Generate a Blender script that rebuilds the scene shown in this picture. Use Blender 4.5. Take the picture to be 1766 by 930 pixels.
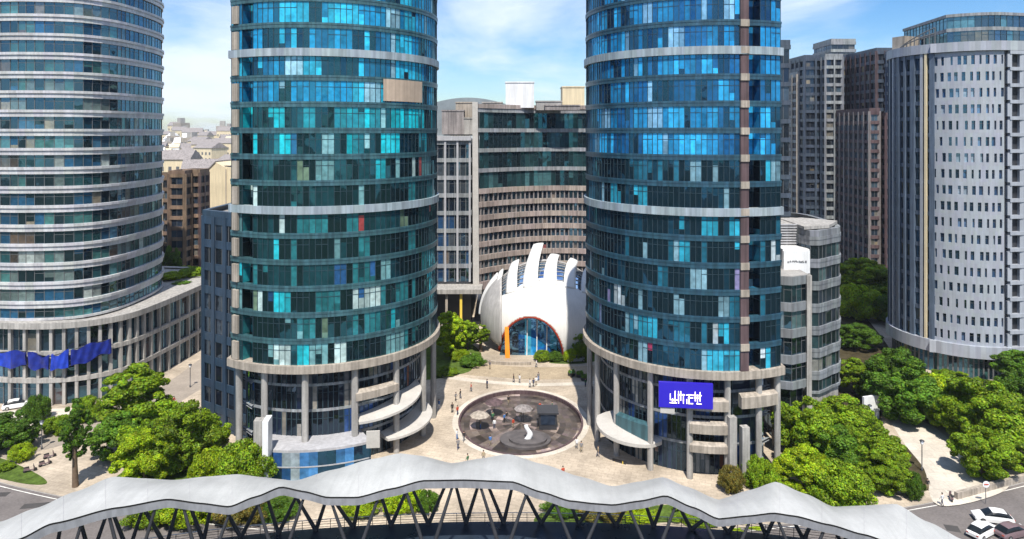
import bpy, bmesh, math, random
import numpy as np
from mathutils import Vector, Matrix
C = bpy.context.scene
COL = C.collection
R_ = math.radians
for o in list(bpy.data.objects): bpy.data.objects.remove(o)

# ------------------------------------------------------------------ camera
F, HC, HY, CX = 1177.0, 50.0, 228.0, 883.0        # focal length and horizon measured on the 1766 px photograph
cam = bpy.data.cameras.new('camera'); camo = bpy.data.objects.new('camera', cam); COL.objects.link(camo)
cam.sensor_width = 36; cam.lens = 36 * F / 1766
cam.shift_y = -(465 - HY) / 1766
camo.location = (0, 0, HC); camo.rotation_euler = (R_(90), 0, 0)
cam.clip_start = .5; cam.clip_end = 12000
C.camera = camo
# ------------------------------------------------------------------ sky, sun, exposure
SUN_AZ, SUN_EL = 0.5, 60
C.view_settings.view_transform = 'Standard'; C.view_settings.look = 'None'
C.view_settings.gamma = 1; C.view_settings.exposure = 0.45; C.view_settings.use_curve_mapping = False
w = bpy.data.worlds.new('World'); C.world = w; w.use_nodes = True
nt = w.node_tree; nt.nodes.clear()
def N(nt, t, **k):
    n = nt.nodes.new(t)
    for a, b in k.items(): setattr(n, a, b)
    return n
out = N(nt, 'ShaderNodeOutputWorld'); bg = N(nt, 'ShaderNodeBackground'); bg.inputs[1].default_value = .085
sky = N(nt, 'ShaderNodeTexSky', sky_type='NISHITA', sun_disc=False, sun_elevation=R_(SUN_EL), sun_rotation=R_(180 - SUN_AZ), air_density=1.1, dust_density=.25, ozone_density=3.0)
tc = N(nt, 'ShaderNodeTexCoord'); sep = N(nt, 'ShaderNodeSeparateXYZ'); nt.links.new(tc.outputs['Generated'], sep.inputs[0])
zz = N(nt, 'ShaderNodeMath', operation='MAXIMUM'); nt.links.new(sep.outputs[2], zz.inputs[0]); zz.inputs[1].default_value = 0
za = N(nt, 'ShaderNodeMath', operation='ADD'); nt.links.new(zz.outputs[0], za.inputs[0]); za.inputs[1].default_value = .16
dv = N(nt, 'ShaderNodeVectorMath', operation='DIVIDE'); nt.links.new(tc.outputs['Generated'], dv.inputs[0])
cmb = N(nt, 'ShaderNodeCombineXYZ')
for i in range(3): nt.links.new(za.outputs[0], cmb.inputs[i])
nt.links.new(cmb.outputs[0], dv.inputs[1])
mp = N(nt, 'ShaderNodeMapping'); nt.links.new(dv.outputs[0], mp.inputs[0]); mp.inputs['Location'].default_value = (3.3, 1.2, 0); mp.inputs['Scale'].default_value = (.8, .62, .12)
nz = N(nt, 'ShaderNodeTexNoise'); nt.links.new(mp.outputs[0], nz.inputs[0])
nz.inputs['Scale'].default_value = .85; nz.inputs['Detail'].default_value = 9; nz.inputs['Roughness'].default_value = .58; nz.inputs['Distortion'].default_value = .35
rp = N(nt, 'ShaderNodeMapRange', interpolation_type='SMOOTHSTEP'); nt.links.new(nz.outputs[0], rp.inputs[0])
rp.inputs[1].default_value = .36; rp.inputs[2].default_value = .66; rp.inputs[3].default_value = 0; rp.inputs[4].default_value = .92
cl = N(nt, 'ShaderNodeMix', data_type='RGBA')
cl.inputs[7].default_value = (8.6, 9.5, 10.8, 1)
hs = N(nt, 'ShaderNodeHueSaturation'); hs.inputs['Saturation'].default_value = 1.3; hs.inputs['Value'].default_value = 1.12; nt.links.new(sky.outputs[0], hs.inputs['Color'])
nt.links.new(rp.outputs[0], cl.inputs[0]); tn = N(nt, 'ShaderNodeMix', data_type='RGBA', blend_type='MULTIPLY'); tn.inputs[0].default_value = 1; tn.inputs[7].default_value = (.84, .97, 1.16, 1); nt.links.new(hs.outputs[0], tn.inputs[6]); nt.links.new(tn.outputs[2], cl.inputs[6])
nt.links.new(cl.outputs[2], bg.inputs[0]); nt.links.new(bg.outputs[0], out.inputs[0])
sl = bpy.data.lights.new('sun', 'SUN'); sl.energy = 5.0; sl.angle = R_(.53); sl.color = (1, .94, .84)
so = bpy.data.objects.new('sun', sl); COL.objects.link(so)
sd = Vector((math.sin(R_(SUN_AZ)) * math.cos(R_(SUN_EL)), -math.cos(R_(SUN_AZ)) * math.cos(R_(SUN_EL)), math.sin(R_(SUN_EL))))
so.rotation_euler = sd.to_track_quat('Z', 'Y').to_euler(); so.location = (60, -60, 200)
# render settings that only matter for speed
C.cycles.max_bounces = 6; C.cycles.glossy_bounces = 3; C.cycles.diffuse_bounces = 3; C.cycles.transparent_max_bounces = 6
C.cycles.caustics_reflective = False; C.cycles.caustics_refractive = False

# ------------------------------------------------------------------ layout helpers
def X(px, d): return (px - CX) / F * d
def Z(py, d): return HC - (py - HY) / F * d
def G(px, py, z=0.0):
    d = (HC - z) * F / (py - HY); return (X(px, d), d)
rnd = random.Random(7)
HAZE = .00010

# ------------------------------------------------------------------ materials
def pmat(name, col, rough=.6, metal=0, var=.14, scale=.35, attr=False, streak=0, bump=0, spec=.4, tile=None, tilecol=.8, fine=0):
    m = bpy.data.materials.new(name); m.use_nodes = True; t = m.node_tree; b = t.nodes['Principled BSDF']
    b.inputs['Roughness'].default_value = rough; b.inputs['Metallic'].default_value = metal
    b.inputs['Specular IOR Level'].default_value = spec
    geo = N(t, 'ShaderNodeNewGeometry')
    if attr:
        a = N(t, 'ShaderNodeAttribute', attribute_name='col'); mx = N(t, 'ShaderNodeMix', data_type='RGBA', blend_type='MULTIPLY')
        mx.inputs[0].default_value = 1; mx.inputs[6].default_value = (*col, 1); t.links.new(a.outputs['Color'], mx.inputs[7]); cur = mx.outputs[2]
    else:
        rg = N(t, 'ShaderNodeRGB'); rg.outputs[0].default_value = (*col, 1); cur = rg.outputs[0]
    def mul(fac_out, lo, hi, a0=.3, a1=.7):
        nonlocal cur
        r = N(t, 'ShaderNodeMapRange'); t.links.new(fac_out, r.inputs[0])
        r.inputs[1].default_value = a0; r.inputs[2].default_value = a1; r.inputs[3].default_value = lo; r.inputs[4].default_value = hi
        h = N(t, 'ShaderNodeVectorMath', operation='SCALE'); t.links.new(cur, h.inputs[0]); t.links.new(r.outputs[0], h.inputs[3]); cur = h.outputs[0]
    if var:
        n = N(t, 'ShaderNodeTexNoise'); t.links.new(geo.outputs['Position'], n.inputs[0]); n.inputs['Scale'].default_value = scale; n.inputs['Detail'].default_value = 6; n.inputs['Roughness'].default_value = .6
        mul(n.outputs[0], 1 - var, 1 + var)
        r2 = N(t, 'ShaderNodeMapRange'); t.links.new(n.outputs[0], r2.inputs[0]); r2.inputs[3].default_value = max(.02, rough - .12); r2.inputs[4].default_value = min(1, rough + .12)
        t.links.new(r2.outputs[0], b.inputs['Roughness'])
    if fine:
        n = N(t, 'ShaderNodeTexNoise'); t.links.new(geo.outputs['Position'], n.inputs[0]); n.inputs['Scale'].default_value = 3.1; n.inputs['Detail'].default_value = 5
        mul(n.outputs[0], 1 - fine, 1 + fine)
    if streak:
        mpn = N(t, 'ShaderNodeMapping'); t.links.new(geo.outputs['Position'], mpn.inputs[0]); mpn.inputs['Scale'].default_value = (2.2, 2.2, .12)
        n = N(t, 'ShaderNodeTexNoise'); t.links.new(mpn.outputs[0], n.inputs[0]); n.inputs['Scale'].default_value = 1; n.inputs['Detail'].default_value = 5
        mul(n.outputs[0], 1 - streak, 1 + streak * .3, .38, .62)
    if tile:
        mpn = N(t, 'ShaderNodeMapping'); t.links.new(geo.outputs['Position'], mpn.inputs[0]); mpn.inputs['Rotation'].default_value = (0, 0, tile[2] if len(tile) > 2 else 0)
        br = N(t, 'ShaderNodeTexBrick'); t.links.new(mpn.outputs[0], br.inputs[0]); br.offset = 0.5
        br.inputs['Color1'].default_value = (1, 1, 1, 1); br.inputs['Color2'].default_value = (.86, .86, .86, 1); br.inputs['Mortar'].default_value = (tilecol, tilecol, tilecol, 1)
        br.inputs['Scale'].default_value = 1; br.inputs['Brick Width'].default_value = tile[0]; br.inputs['Row Height'].default_value = tile[1]; br.inputs['Mortar Size'].default_value = .035
        mx = N(t, 'ShaderNodeMix', data_type='RGBA', blend_type='MULTIPLY'); mx.inputs[0].default_value = 1
        t.links.new(cur, mx.inputs[6]); t.links.new(br.outputs[0], mx.inputs[7]); cur = mx.outputs[2]
    t.links.new(cur, b.inputs['Base Color'])
    if bump:
        n = N(t, 'ShaderNodeTexNoise'); t.links.new(geo.outputs['Position'], n.inputs[0]); n.inputs['Scale'].default_value = 1.7; n.inputs['Detail'].default_value = 6
        bp = N(t, 'ShaderNodeBump'); bp.inputs['Strength'].default_value = bump; bp.inputs['Distance'].default_value = .1
        t.links.new(n.outputs[0], bp.inputs['Height']); t.links.new(bp.outputs[0], b.inputs['Normal'])
    return m

def gmat(name, tint=(.75, .88, .95), base=.12, jit=.05, rough=.03):
    """coated facade glass: what is behind each pane (face colour) under a mirror film; every pane sits a touch out of true"""
    m = bpy.data.materials.new(name); m.use_nodes = True; t = m.node_tree
    b = t.nodes['Principled BSDF']; o = t.nodes['Material Output']
    a = N(t, 'ShaderNodeAttribute', attribute_name='col'); j = N(t, 'ShaderNodeAttribute', attribute_name='jit'); geo = N(t, 'ShaderNodeNewGeometry')
    n = N(t, 'ShaderNodeTexNoise'); t.links.new(geo.outputs['Position'], n.inputs[0]); n.inputs['Scale'].default_value = 1.3; n.inputs['Detail'].default_value = 4
    r = N(t, 'ShaderNodeMapRange'); t.links.new(n.outputs[0], r.inputs[0]); r.inputs[1].default_value = .3; r.inputs[2].default_value = .7; r.inputs[3].default_value = .7; r.inputs[4].default_value = 1.25
    h = N(t, 'ShaderNodeVectorMath', operation='SCALE'); t.links.new(a.outputs['Color'], h.inputs[0]); t.links.new(r.outputs[0], h.inputs[3])
    t.links.new(h.outputs[0], b.inputs['Base Color']); b.inputs['Roughness'].default_value = .5; b.inputs['Specular IOR Level'].default_value = .1
    gl = N(t, 'ShaderNodeBsdfGlossy'); gl.inputs['Color'].default_value = (*tint, 1); gl.inputs['Roughness'].default_value = rough
    sc = N(t, 'ShaderNodeVectorMath', operation='SCALE'); t.links.new(j.outputs['Vector'], sc.inputs[0]); sc.inputs[3].default_value = jit
    n2 = N(t, 'ShaderNodeTexNoise'); t.links.new(geo.outputs['Position'], n2.inputs[0]); n2.inputs['Scale'].default_value = .55; n2.inputs['Detail'].default_value = 1
    s2 = N(t, 'ShaderNodeVectorMath', operation='SUBTRACT'); t.links.new(n2.outputs['Color'], s2.inputs[0]); s2.inputs[1].default_value = (.5, .5, .5)
    s3 = N(t, 'ShaderNodeVectorMath', operation='SCALE'); t.links.new(s2.outputs[0], s3.inputs[0]); s3.inputs[3].default_value = jit * 1.0
    ad = N(t, 'ShaderNodeVectorMath', operation='ADD'); t.links.new(geo.outputs['Normal'], ad.inputs[0]); t.links.new(sc.outputs[0], ad.inputs[1])
    ad2 = N(t, 'ShaderNodeVectorMath', operation='ADD'); t.links.new(ad.outputs[0], ad2.inputs[0]); t.links.new(s3.outputs[0], ad2.inputs[1])
    nn = N(t, 'ShaderNodeVectorMath', operation='NORMALIZE'); t.links.new(ad2.outputs[0], nn.inputs[0]); t.links.new(nn.outputs[0], gl.inputs['Normal'])
    fr = N(t, 'ShaderNodeFresnel'); fr.inputs[0].default_value = 1.5
    fm = N(t, 'ShaderNodeMath', operation='MULTIPLY_ADD'); t.links.new(fr.outputs[0], fm.inputs[0]); fm.inputs[1].default_value = 1 - base; fm.inputs[2].default_value = base; fm.use_clamp = True
    mx = N(t, 'ShaderNodeMixShader'); t.links.new(fm.outputs[0], mx.inputs[0]); t.links.new(b.outputs[0], mx.inputs[1]); t.links.new(gl.outputs[0], mx.inputs[2])
    t.links.new(mx.outputs[0], o.inputs[0])
    return m

def leafmat(name, col, trans=.35):
    m = bpy.data.materials.new(name); m.use_nodes = True; t = m.node_tree; b = t.nodes['Principled BSDF']; o = t.nodes['Material Output']
    a = N(t, 'ShaderNodeAttribute', attribute_name='col'); oi = N(t, 'ShaderNodeObjectInfo')
    mx = N(t, 'ShaderNodeMix', data_type='RGBA', blend_type='MULTIPLY'); mx.inputs[0].default_value = 1; mx.inputs[6].default_value = (*col, 1); t.links.new(a.outputs['Color'], mx.inputs[7])
    r = N(t, 'ShaderNodeMapRange'); t.links.new(oi.outputs['Random'], r.inputs[0]); r.inputs[3].default_value = .78; r.inputs[4].default_value = 1.25
    h = N(t, 'ShaderNodeVectorMath', operation='SCALE'); t.links.new(mx.outputs[2], h.inputs[0]); t.links.new(r.outputs[0], h.inputs[3])
    t.links.new(h.outputs[0], b.inputs['Base Color']); b.inputs['Roughness'].default_value = .55; b.inputs['Specular IOR Level'].default_value = .25
    tr = N(t, 'ShaderNodeBsdfTranslucent'); t.links.new(h.outputs[0], tr.inputs[0])
    ms = N(t, 'ShaderNodeMixShader'); ms.inputs[0].default_value = trans; t.links.new(b.outputs[0], ms.inputs[1]); t.links.new(tr.outputs[0], ms.inputs[2]); t.links.new(ms.outputs[0], o.inputs[0])
    return m

def emat(name, col, s):
    m = bpy.data.materials.new(name); m.use_nodes = True; b = m.node_tree.nodes['Principled BSDF']
    b.inputs['Base Color'].default_value = (*col, 1); b.inputs['Emission Color'].default_value = (*col, 1); b.inputs['Emission Strength'].default_value = s; b.inputs['Roughness'].default_value = .3
    return m

M = {}
M['paving'] = pmat('paving', (.45, .38, .30), .8, var=.3, scale=.13, tile=(1.6, .8, .3), tilecol=.72, fine=.12, spec=.2)
M['paving_pale'] = pmat('paving_pale', (.55, .50, .43), .8, var=.18, scale=.15, tile=(2.4, 2.4, .1), tilecol=.75, fine=.1, spec=.2)
M['paving_dark'] = pmat('paving_dark', (.37, .30, .21), .8, var=.2, scale=.2, tile=(.8, .4), tilecol=.8, fine=.15, spec=.2)
M['asphalt'] = pmat('asphalt', (.15, .135, .13), .85, var=.2, scale=.2, fine=.15, spec=.2)
M['street'] = pmat('street', (.30, .26, .22), .85, var=.16, scale=.2, fine=.1, spec=.2)
M['citysoil'] = pmat('citysoil', (.05, .06, .04), .9, var=.4, scale=.02, fine=.15, spec=.1)
M['grass'] = pmat('grass', (.07, .11, .02), .9, var=.4, scale=.7, fine=.3, bump=.5, spec=.1)
M['soil'] = pmat('soil', (.055, .045, .025), .9, var=.35, scale=.6, fine=.25, spec=.1)  # soil colour darkened to stand in for shade in the garden gap
M['kerb'] = pmat('kerb', (.42, .40, .37), .8, var=.15)
M['paint'] = pmat('road_paint', (.68, .67, .63), .7, var=.2, scale=1)
M['court'] = pmat('court_floor', (.135, .112, .103), .45, var=.35, scale=.35, tile=(.9, .45, .5), tilecol=.7, attr=True, fine=.15)
M['canopy'] = pmat('canopy_sheet', (.405, .41, .405), .45, var=.11, scale=.22, fine=.035, spec=.35)
nt_ = M['canopy'].node_tree; b_ = nt_.nodes['Principled BSDF']; src = b_.inputs['Base Color'].links[0].from_socket
g_ = N(nt_, 'ShaderNodeNewGeometry'); mp_ = N(nt_, 'ShaderNodeMapping'); mp_.inputs['Scale'].default_value = (1.4, .12, .12); nt_.links.new(g_.outputs['Position'], mp_.inputs[0])
n_ = N(nt_, 'ShaderNodeTexNoise'); n_.inputs['Scale'].default_value = 1; n_.inputs['Detail'].default_value = 6; n_.inputs['Roughness'].default_value = .65; nt_.links.new(mp_.outputs[0], n_.inputs[0])
r_ = N(nt_, 'ShaderNodeMapRange'); nt_.links.new(n_.outputs[0], r_.inputs[0]); r_.inputs[1].default_value = .35; r_.inputs[2].default_value = .6; r_.inputs[3].default_value = .92; r_.inputs[4].default_value = 1.02
h_ = N(nt_, 'ShaderNodeVectorMath', operation='SCALE'); nt_.links.new(src, h_.inputs[0]); nt_.links.new(r_.outputs[0], h_.inputs[3]); nt_.links.new(h_.outputs[0], b_.inputs['Base Color'])
M['fascia'] = pmat('fascia', (.40, .40, .42), .5, var=.1, scale=.5, streak=.15)
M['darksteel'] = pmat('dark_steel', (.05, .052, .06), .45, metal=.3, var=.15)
M['deck'] = pmat('deck', (.022, .032, .048), .3, var=.3, scale=.5)
M['white'] = pmat('white_paint', (.74, .75, .76), .45, var=.07, scale=.4, streak=.12)
M['whiteshell'] = pmat('white_shell', (.76, .755, .74), .38, var=.04, scale=.3, streak=.05)
M['offwhite'] = pmat('offwhite_canopy', (.46, .44, .41), .5, var=.1, scale=.5, fine=.06)
M['greyshell'] = pmat('grey_shell', (.40, .39, .385), .5, var=.12, scale=.4, streak=.15)
M['concrete'] = pmat('concrete', (.36, .345, .325), .75, var=.15, scale=.4, streak=.3, fine=.08)
M['stone'] = pmat('beige_stone', (.36, .315, .265), .75, var=.15, scale=.4, streak=.3, fine=.08)
M['pinkstone'] = pmat('pink_stone', (.26, .235, .23), .75, var=.15, scale=.4, streak=.35, fine=.1)
M['spand_teal'] = pmat('teal_spandrel', (.05, .13, .155), .4, metal=.2, var=.12, scale=.5, attr=True, streak=.35, spec=.6)
M['spand_blue'] = pmat('blue_spandrel', (.028, .088, .135), .4, metal=.2, var=.12, scale=.5, attr=True, streak=.35, spec=.6)
M['louvre'] = pmat('louvre_band', (.30, .36, .40), .5, var=.1, attr=True, streak=.25)
M['band_white'] = pmat('white_band', (.50, .50, .515), .45, var=.08, scale=.3, attr=True, streak=.15)
M['band_beige'] = pmat('beige_band', (.33, .275, .25), .7, var=.15, attr=True, streak=.35)
M['band_grey'] = pmat('grey_band', (.26, .275, .29), .6, var=.15, attr=True, streak=.35)
M['band_slate'] = pmat('slate_band', (.19, .205, .22), .6, var=.15, attr=True, streak=.3)
M['darkband'] = pmat('dark_band', (.06, .078, .11), .4, var=.2, attr=True, streak=.3)
M['maroon'] = pmat('maroon_band', (.10, .065, .07), .7, var=.2, attr=True, streak=.35)
M['brick'] = pmat('brown_brick', (.20, .14, .10), .85, var=.25, scale=.5, attr=True, streak=.3)
M['cream'] = pmat('cream_render', (.66, .56, .38), .85, var=.08, scale=.2, streak=.12)
M['annexblue'] = pmat('annex_cladding', (.025, .05, .085), .45, var=.15, attr=True, streak=.25)  # dark blue stands in for the shade on the annex
M['facadewhite'] = pmat('white_cladding', (.33, .355, .40), .55, var=.07, scale=.4, attr=True, streak=.1)
M['flank'] = pmat('flank_cladding', (.10, .135, .19), .5, var=.15, attr=True, streak=.25)
M['mull'] = pmat('mullion', (.022, .045, .06), .6, metal=0, var=.1)
M['mullgrey'] = pmat('grey_mullion', (.12, .125, .13), .5, var=.1)
M['roofgrey'] = pmat('roof_grey', (.30, .29, .28), .85, var=.25, scale=.3, fine=.15)
M['glass_teal'] = gmat('teal_glass', (.16, .66, .82), .08, .08)
M['glass_blue'] = gmat('blue_glass', (.12, .55, .95), .09, .08)
M['glass_grey'] = gmat('grey_glass', (.30, .66, .92), .13, .06)
M['glass_dark'] = gmat('dark_glass', (.45, .65, .9), .035, .08)
M['glass_arch'] = gmat('arch_glass', (.3, .65, 1.0), .28, .05)
M['red'] = pmat('red_trim', (.45, .06, .03), .5, var=.15)
M['orange'] = pmat('orange_paint', (.80, .27, .02), .5, var=.1)
M['bluesign'] = emat('blue_sign_face', (.022, .014, .34), .42)
M['blueboard'] = pmat('blue_board', (.008, .02, .20), .4, var=.3, scale=1.2)
M['glyph'] = emat('sign_letters', (.95, .85, .75), .9)
M['ink'] = pmat('dark_ink', (.05, .04, .04), .7, var=0)
M['yellow'] = pmat('yellow_letters', (.75, .55, .08), .6, var=.1)
M['tan'] = pmat('tan_blind', (.50, .39, .30), .8, var=.08, scale=1, tile=(1.2, 9), streak=.1)
M['bark'] = pmat('bark', (.13, .09, .06), .9, var=.3, scale=2, bump=.5)
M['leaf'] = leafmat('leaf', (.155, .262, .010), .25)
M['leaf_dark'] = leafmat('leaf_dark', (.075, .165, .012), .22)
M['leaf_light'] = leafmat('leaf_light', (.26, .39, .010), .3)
M['leaf_dry'] = leafmat('leaf_dry', (.18, .165, .035))
M['rubber'] = pmat('rubber', (.02, .02, .02), .8, var=0)
M['chrome'] = pmat('rim_metal', (.5, .5, .5), .3, metal=.8, var=0)
M['carwhite'] = pmat('car_white', (.75, .75, .74), .25, var=.03, spec=.6)
M['carred'] = pmat('car_red', (.5, .04, .03), .25, var=.05, spec=.6)
M['carmauve'] = pmat('car_mauve', (.16, .11, .12), .25, var=.05, spec=.6)
M['carsilver'] = pmat('car_silver', (.42, .44, .46), .3, metal=.4, var=.05)
M['carglass'] = pmat('car_glass', (.012, .016, .02), .15, var=0, spec=.25)
M['skin'] = pmat('skin', (.48, .30, .21), .6, var=0)
M['hair'] = pmat('hair', (.02, .015, .012), .6, var=0)
for k, c in dict(black=(.02, .02, .022), navy=(.03, .045, .10), white=(.7, .7, .68), red=(.42, .04, .04), grey=(.18, .18, .19), khaki=(.32, .26, .17), blue=(.06, .18, .45), green=(.06, .16, .08)).items():
    M['cloth_' + k] = pmat('cloth_' + k, c, .85, var=.1, scale=3)

# ------------------------------------------------------------------ objects helpers
LOC = {}
def tag(o, label=None, cat=None, group=None, kind=None):
    if label: o['label'] = label
    if cat: o['category'] = cat
    if group: o['group'] = group
    if kind: o['kind'] = kind
    return o
def empty(name, loc, label, cat, group=None, rz=0):
    o = bpy.data.objects.new(name, None); COL.objects.link(o); o.location = loc; o.rotation_euler = (0, 0, rz); o.empty_display_size = .5
    LOC[o] = Vector(loc); return tag(o, label, cat, group)
class MB:
    def __init__(s): s.v = []; s.f = []; s.m = []; s.c = []; s.s = []
    def face(s, pts, mi=0, col=(1, 1, 1)):
        n = len(s.v); s.v += [tuple(p) for p in pts]; s.f.append(tuple(range(n, n + len(pts)))); s.m.append(mi); s.c.append(col); s.s.append(False)
    def box(s, x0, x1, y0, y1, z0, z1, mi=0, col=(1, 1, 1)):
        P = [(x0, y0, z0), (x1, y0, z0), (x1, y1, z0), (x0, y1, z0), (x0, y0, z1), (x1, y0, z1), (x1, y1, z1), (x0, y1, z1)]; s.hexa(P, mi, col)
    def hexa(s, P, mi=0, col=(1, 1, 1)):
        n = len(s.v); s.v += [tuple(p) for p in P]
        for f in ((0, 3, 2, 1), (4, 5, 6, 7), (0, 1, 5, 4), (1, 2, 6, 5), (2, 3, 7, 6), (3, 0, 4, 7)):
            s.f.append(tuple(n + i for i in f)); s.m.append(mi); s.c.append(col); s.s.append(False)
    def obox(s, c, sx, sy, z0, z1, ang=0, mi=0, col=(1, 1, 1)):
        ca, sa = math.cos(ang), math.sin(ang)
        q = [(c[0] + a * sx / 2 * ca - b * sy / 2 * sa, c[1] + a * sx / 2 * sa + b * sy / 2 * ca) for a, b in ((-1, -1), (1, -1), (1, 1), (-1, 1))]
        s.hexa([(x, y, z0) for x, y in q] + [(x, y, z1) for x, y in q], mi, col)
    def prism(s, poly, z0, z1, mi=0, col=(1, 1, 1), bottom=True):
        a = sum(p[0] * q[1] - q[0] * p[1] for p, q in zip(poly, poly[1:] + poly[:1]))
        if a < 0: poly = poly[::-1]
        n = len(poly); k = len(s.v); s.v += [(p[0], p[1], z0) for p in poly] + [(p[0], p[1], z1) for p in poly]
        fs = [(k + i, k + (i + 1) % n, k + n + (i + 1) % n, k + n + i) for i in range(n)] + [tuple(k + n + i for i in range(n))]
        if bottom: fs.append(tuple(k + i for i in reversed(range(n))))
        for f in fs: s.f.append(f); s.m.append(mi); s.c.append(col); s.s.append(False)
    def grid(s, P, mi=0, smooth=True, col=(1, 1, 1), closed_u=False, skip=None, flip=False):
        nr, nc = len(P), len(P[0]); k = len(s.v)
        for r in P: s.v += [tuple(p) for p in r]
        for i in range(nr - 1):
            for j in range(nc if closed_u else nc - 1):
                if skip and skip(i, j): continue
                j2 = (j + 1) % nc; f = (k + i * nc + j, k + i * nc + j2, k + (i + 1) * nc + j2, k + (i + 1) * nc + j)
                s.f.append(f[::-1] if flip else f); s.m.append(mi); s.c.append(col); s.s.append(smooth)
    def tube(s, pts, rad, n=8, mi=0, caps=True, col=(1, 1, 1)):
        pts = [Vector(p) for p in pts]; rad = rad if isinstance(rad, (list, tuple)) else [rad] * len(pts); rings = []
        for i, p in enumerate(pts):
            t = (pts[min(i + 1, len(pts) - 1)] - pts[max(i - 1, 0)]).normalized()
            a = t.orthogonal().normalized() if i == 0 else (rings_a - t * rings_a.dot(t)).normalized()
            rings_a = a; b = t.cross(a)
            rings.append([p + (a * math.cos(2 * math.pi * k / n) + b * math.sin(2 * math.pi * k / n)) * rad[i] for k in range(n)])
        s.grid(rings, mi, True, col, closed_u=True)
        if caps: s.face(rings[0][::-1], mi, col); s.face(rings[-1], mi, col)
    def build(s, name, mats, parent=None, loc=None, smooth_all=False):
        base = Vector(loc) if loc else (LOC[root_of(parent)] if parent else Vector((0, 0, 0)))
        me = bpy.data.meshes.new(name); me.from_pydata([(x - base.x, y - base.y, z - base.z) for x, y, z in s.v], [], s.f)
        for mm in (mats if isinstance(mats, list) else [mats]): me.materials.append(mm)
        nf = len(s.f); me.polygons.foreach_set('material_index', s.m); me.polygons.foreach_set('use_smooth', [True] * nf if smooth_all else s.s)
        a = me.attributes.new('col', 'FLOAT_COLOR', 'FACE'); a.data.foreach_set('color', np.array([(*c, 1) for c in s.c], dtype=np.float32).ravel())
        j = me.attributes.new('jit', 'FLOAT_VECTOR', 'FACE'); rs = np.random.RandomState(nf * 31 % 9973 + len(s.v) % 613)
        j.data.foreach_set('vector', ((rs.rand(nf, 3) - .5) * 1.0).astype(np.float32).ravel())
        me.update(); o = bpy.data.objects.new(name, me); COL.objects.link(o)
        if parent: o.parent = parent
        elif loc: o.location = base; LOC[o] = base
        else: LOC[o] = base
        return o
def root_of(o):
    while o.parent: o = o.parent
    return o
KIDS = {}
def copy_tree(o, parent=None):
    c = o.copy(); COL.objects.link(c); c.parent = parent
    for ch in [k for k in PROTO_KIDS(o)]: copy_tree(ch, c)
    return c
def PROTO_KIDS(o): return list(o.children)

# ------------------------------------------------------------------ plan helpers
def resample(plan, step):
    res = []
    for p, q in zip(plan, plan[1:] + plan[:1]):
        L = math.hypot(q[0] - p[0], q[1] - p[1]); n = max(1, round(L / step))
        res += [(p[0] + (q[0] - p[0]) * i / n, p[1] + (q[1] - p[1]) * i / n) for i in range(n)]
    return res
def ccw(pl):
    a = sum(p[0] * q[1] - q[0] * p[1] for p, q in zip(pl, pl[1:] + pl[:1])); return pl if a > 0 else pl[::-1]
def offset(pts, d):
    r = []; n = len(pts)
    for i in range(n):
        p0, p, p1 = Vector(pts[i - 1]), Vector(pts[i]), Vector(pts[(i + 1) % n])
        a = (p - p0).normalized(); b = (p1 - p).normalized(); na = Vector((a.y, -a.x)); nb = Vector((b.y, -b.x)); m = (na + nb)
        m = m.normalized() if m.length > 1e-6 else na; k = max(.5, m.dot(na)); r.append(tuple(p + m * d / k))
    return r
def arc(cx, cy, r, t0, t1, step):
    n = max(2, round(abs(t1 - t0) * r / step)); return [(cx + r * math.sin(t0 + (t1 - t0) * i / n), cy - r * math.cos(t0 + (t1 - t0) * i / n)) for i in range(n + 1)]
def spline(P, n=8, closed=True):
    r = []; m = len(P)
    for i in range(m if closed else m - 1):
        g = (lambda k: Vector(P[k % m])) if closed else (lambda k: Vector(P[max(0, min(m - 1, k))]))
        a, b, c, d = g(i - 1), g(i), g(i + 1), g(i + 2)
        for k in range(n):
            t = k / n; r.append(tuple(.5 * ((2 * b) + (c - a) * t + (2 * a - 5 * b + 4 * c - d) * t * t + (3 * b - a - 3 * c + d) * t ** 3)))
    if not closed: r.append(tuple(P[-1]))
    return r
def jitcol(v=.12, r=rnd):
    a = 1 + r.uniform(-v, v); return (a, a * (1 + r.uniform(-.03, .03)), a * (1 + r.uniform(-.04, .04)))
def runs(pal, r):
    """panes with the same blinds come in runs along a floor"""
    tot = sum(p[0] for p in pal)
    while True:
        x = r.uniform(0, tot); c = pal[-1][1]
        for wgt, cc in pal:
            if x < wgt: c = cc; break
            x -= wgt
        odd = c[0] > .12 and c[1] < c[0] * .9
        for _ in range(1 if odd else r.choice((1, 1, 1, 1, 2, 2, 3, 4))):
            k = r.uniform(.6, 1.35); yield (c[0] * k, c[1] * k, c[2] * k)
def mix3(a, b, f): return tuple(x * (1 - f) + y * f for x, y in zip(a, b))
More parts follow.
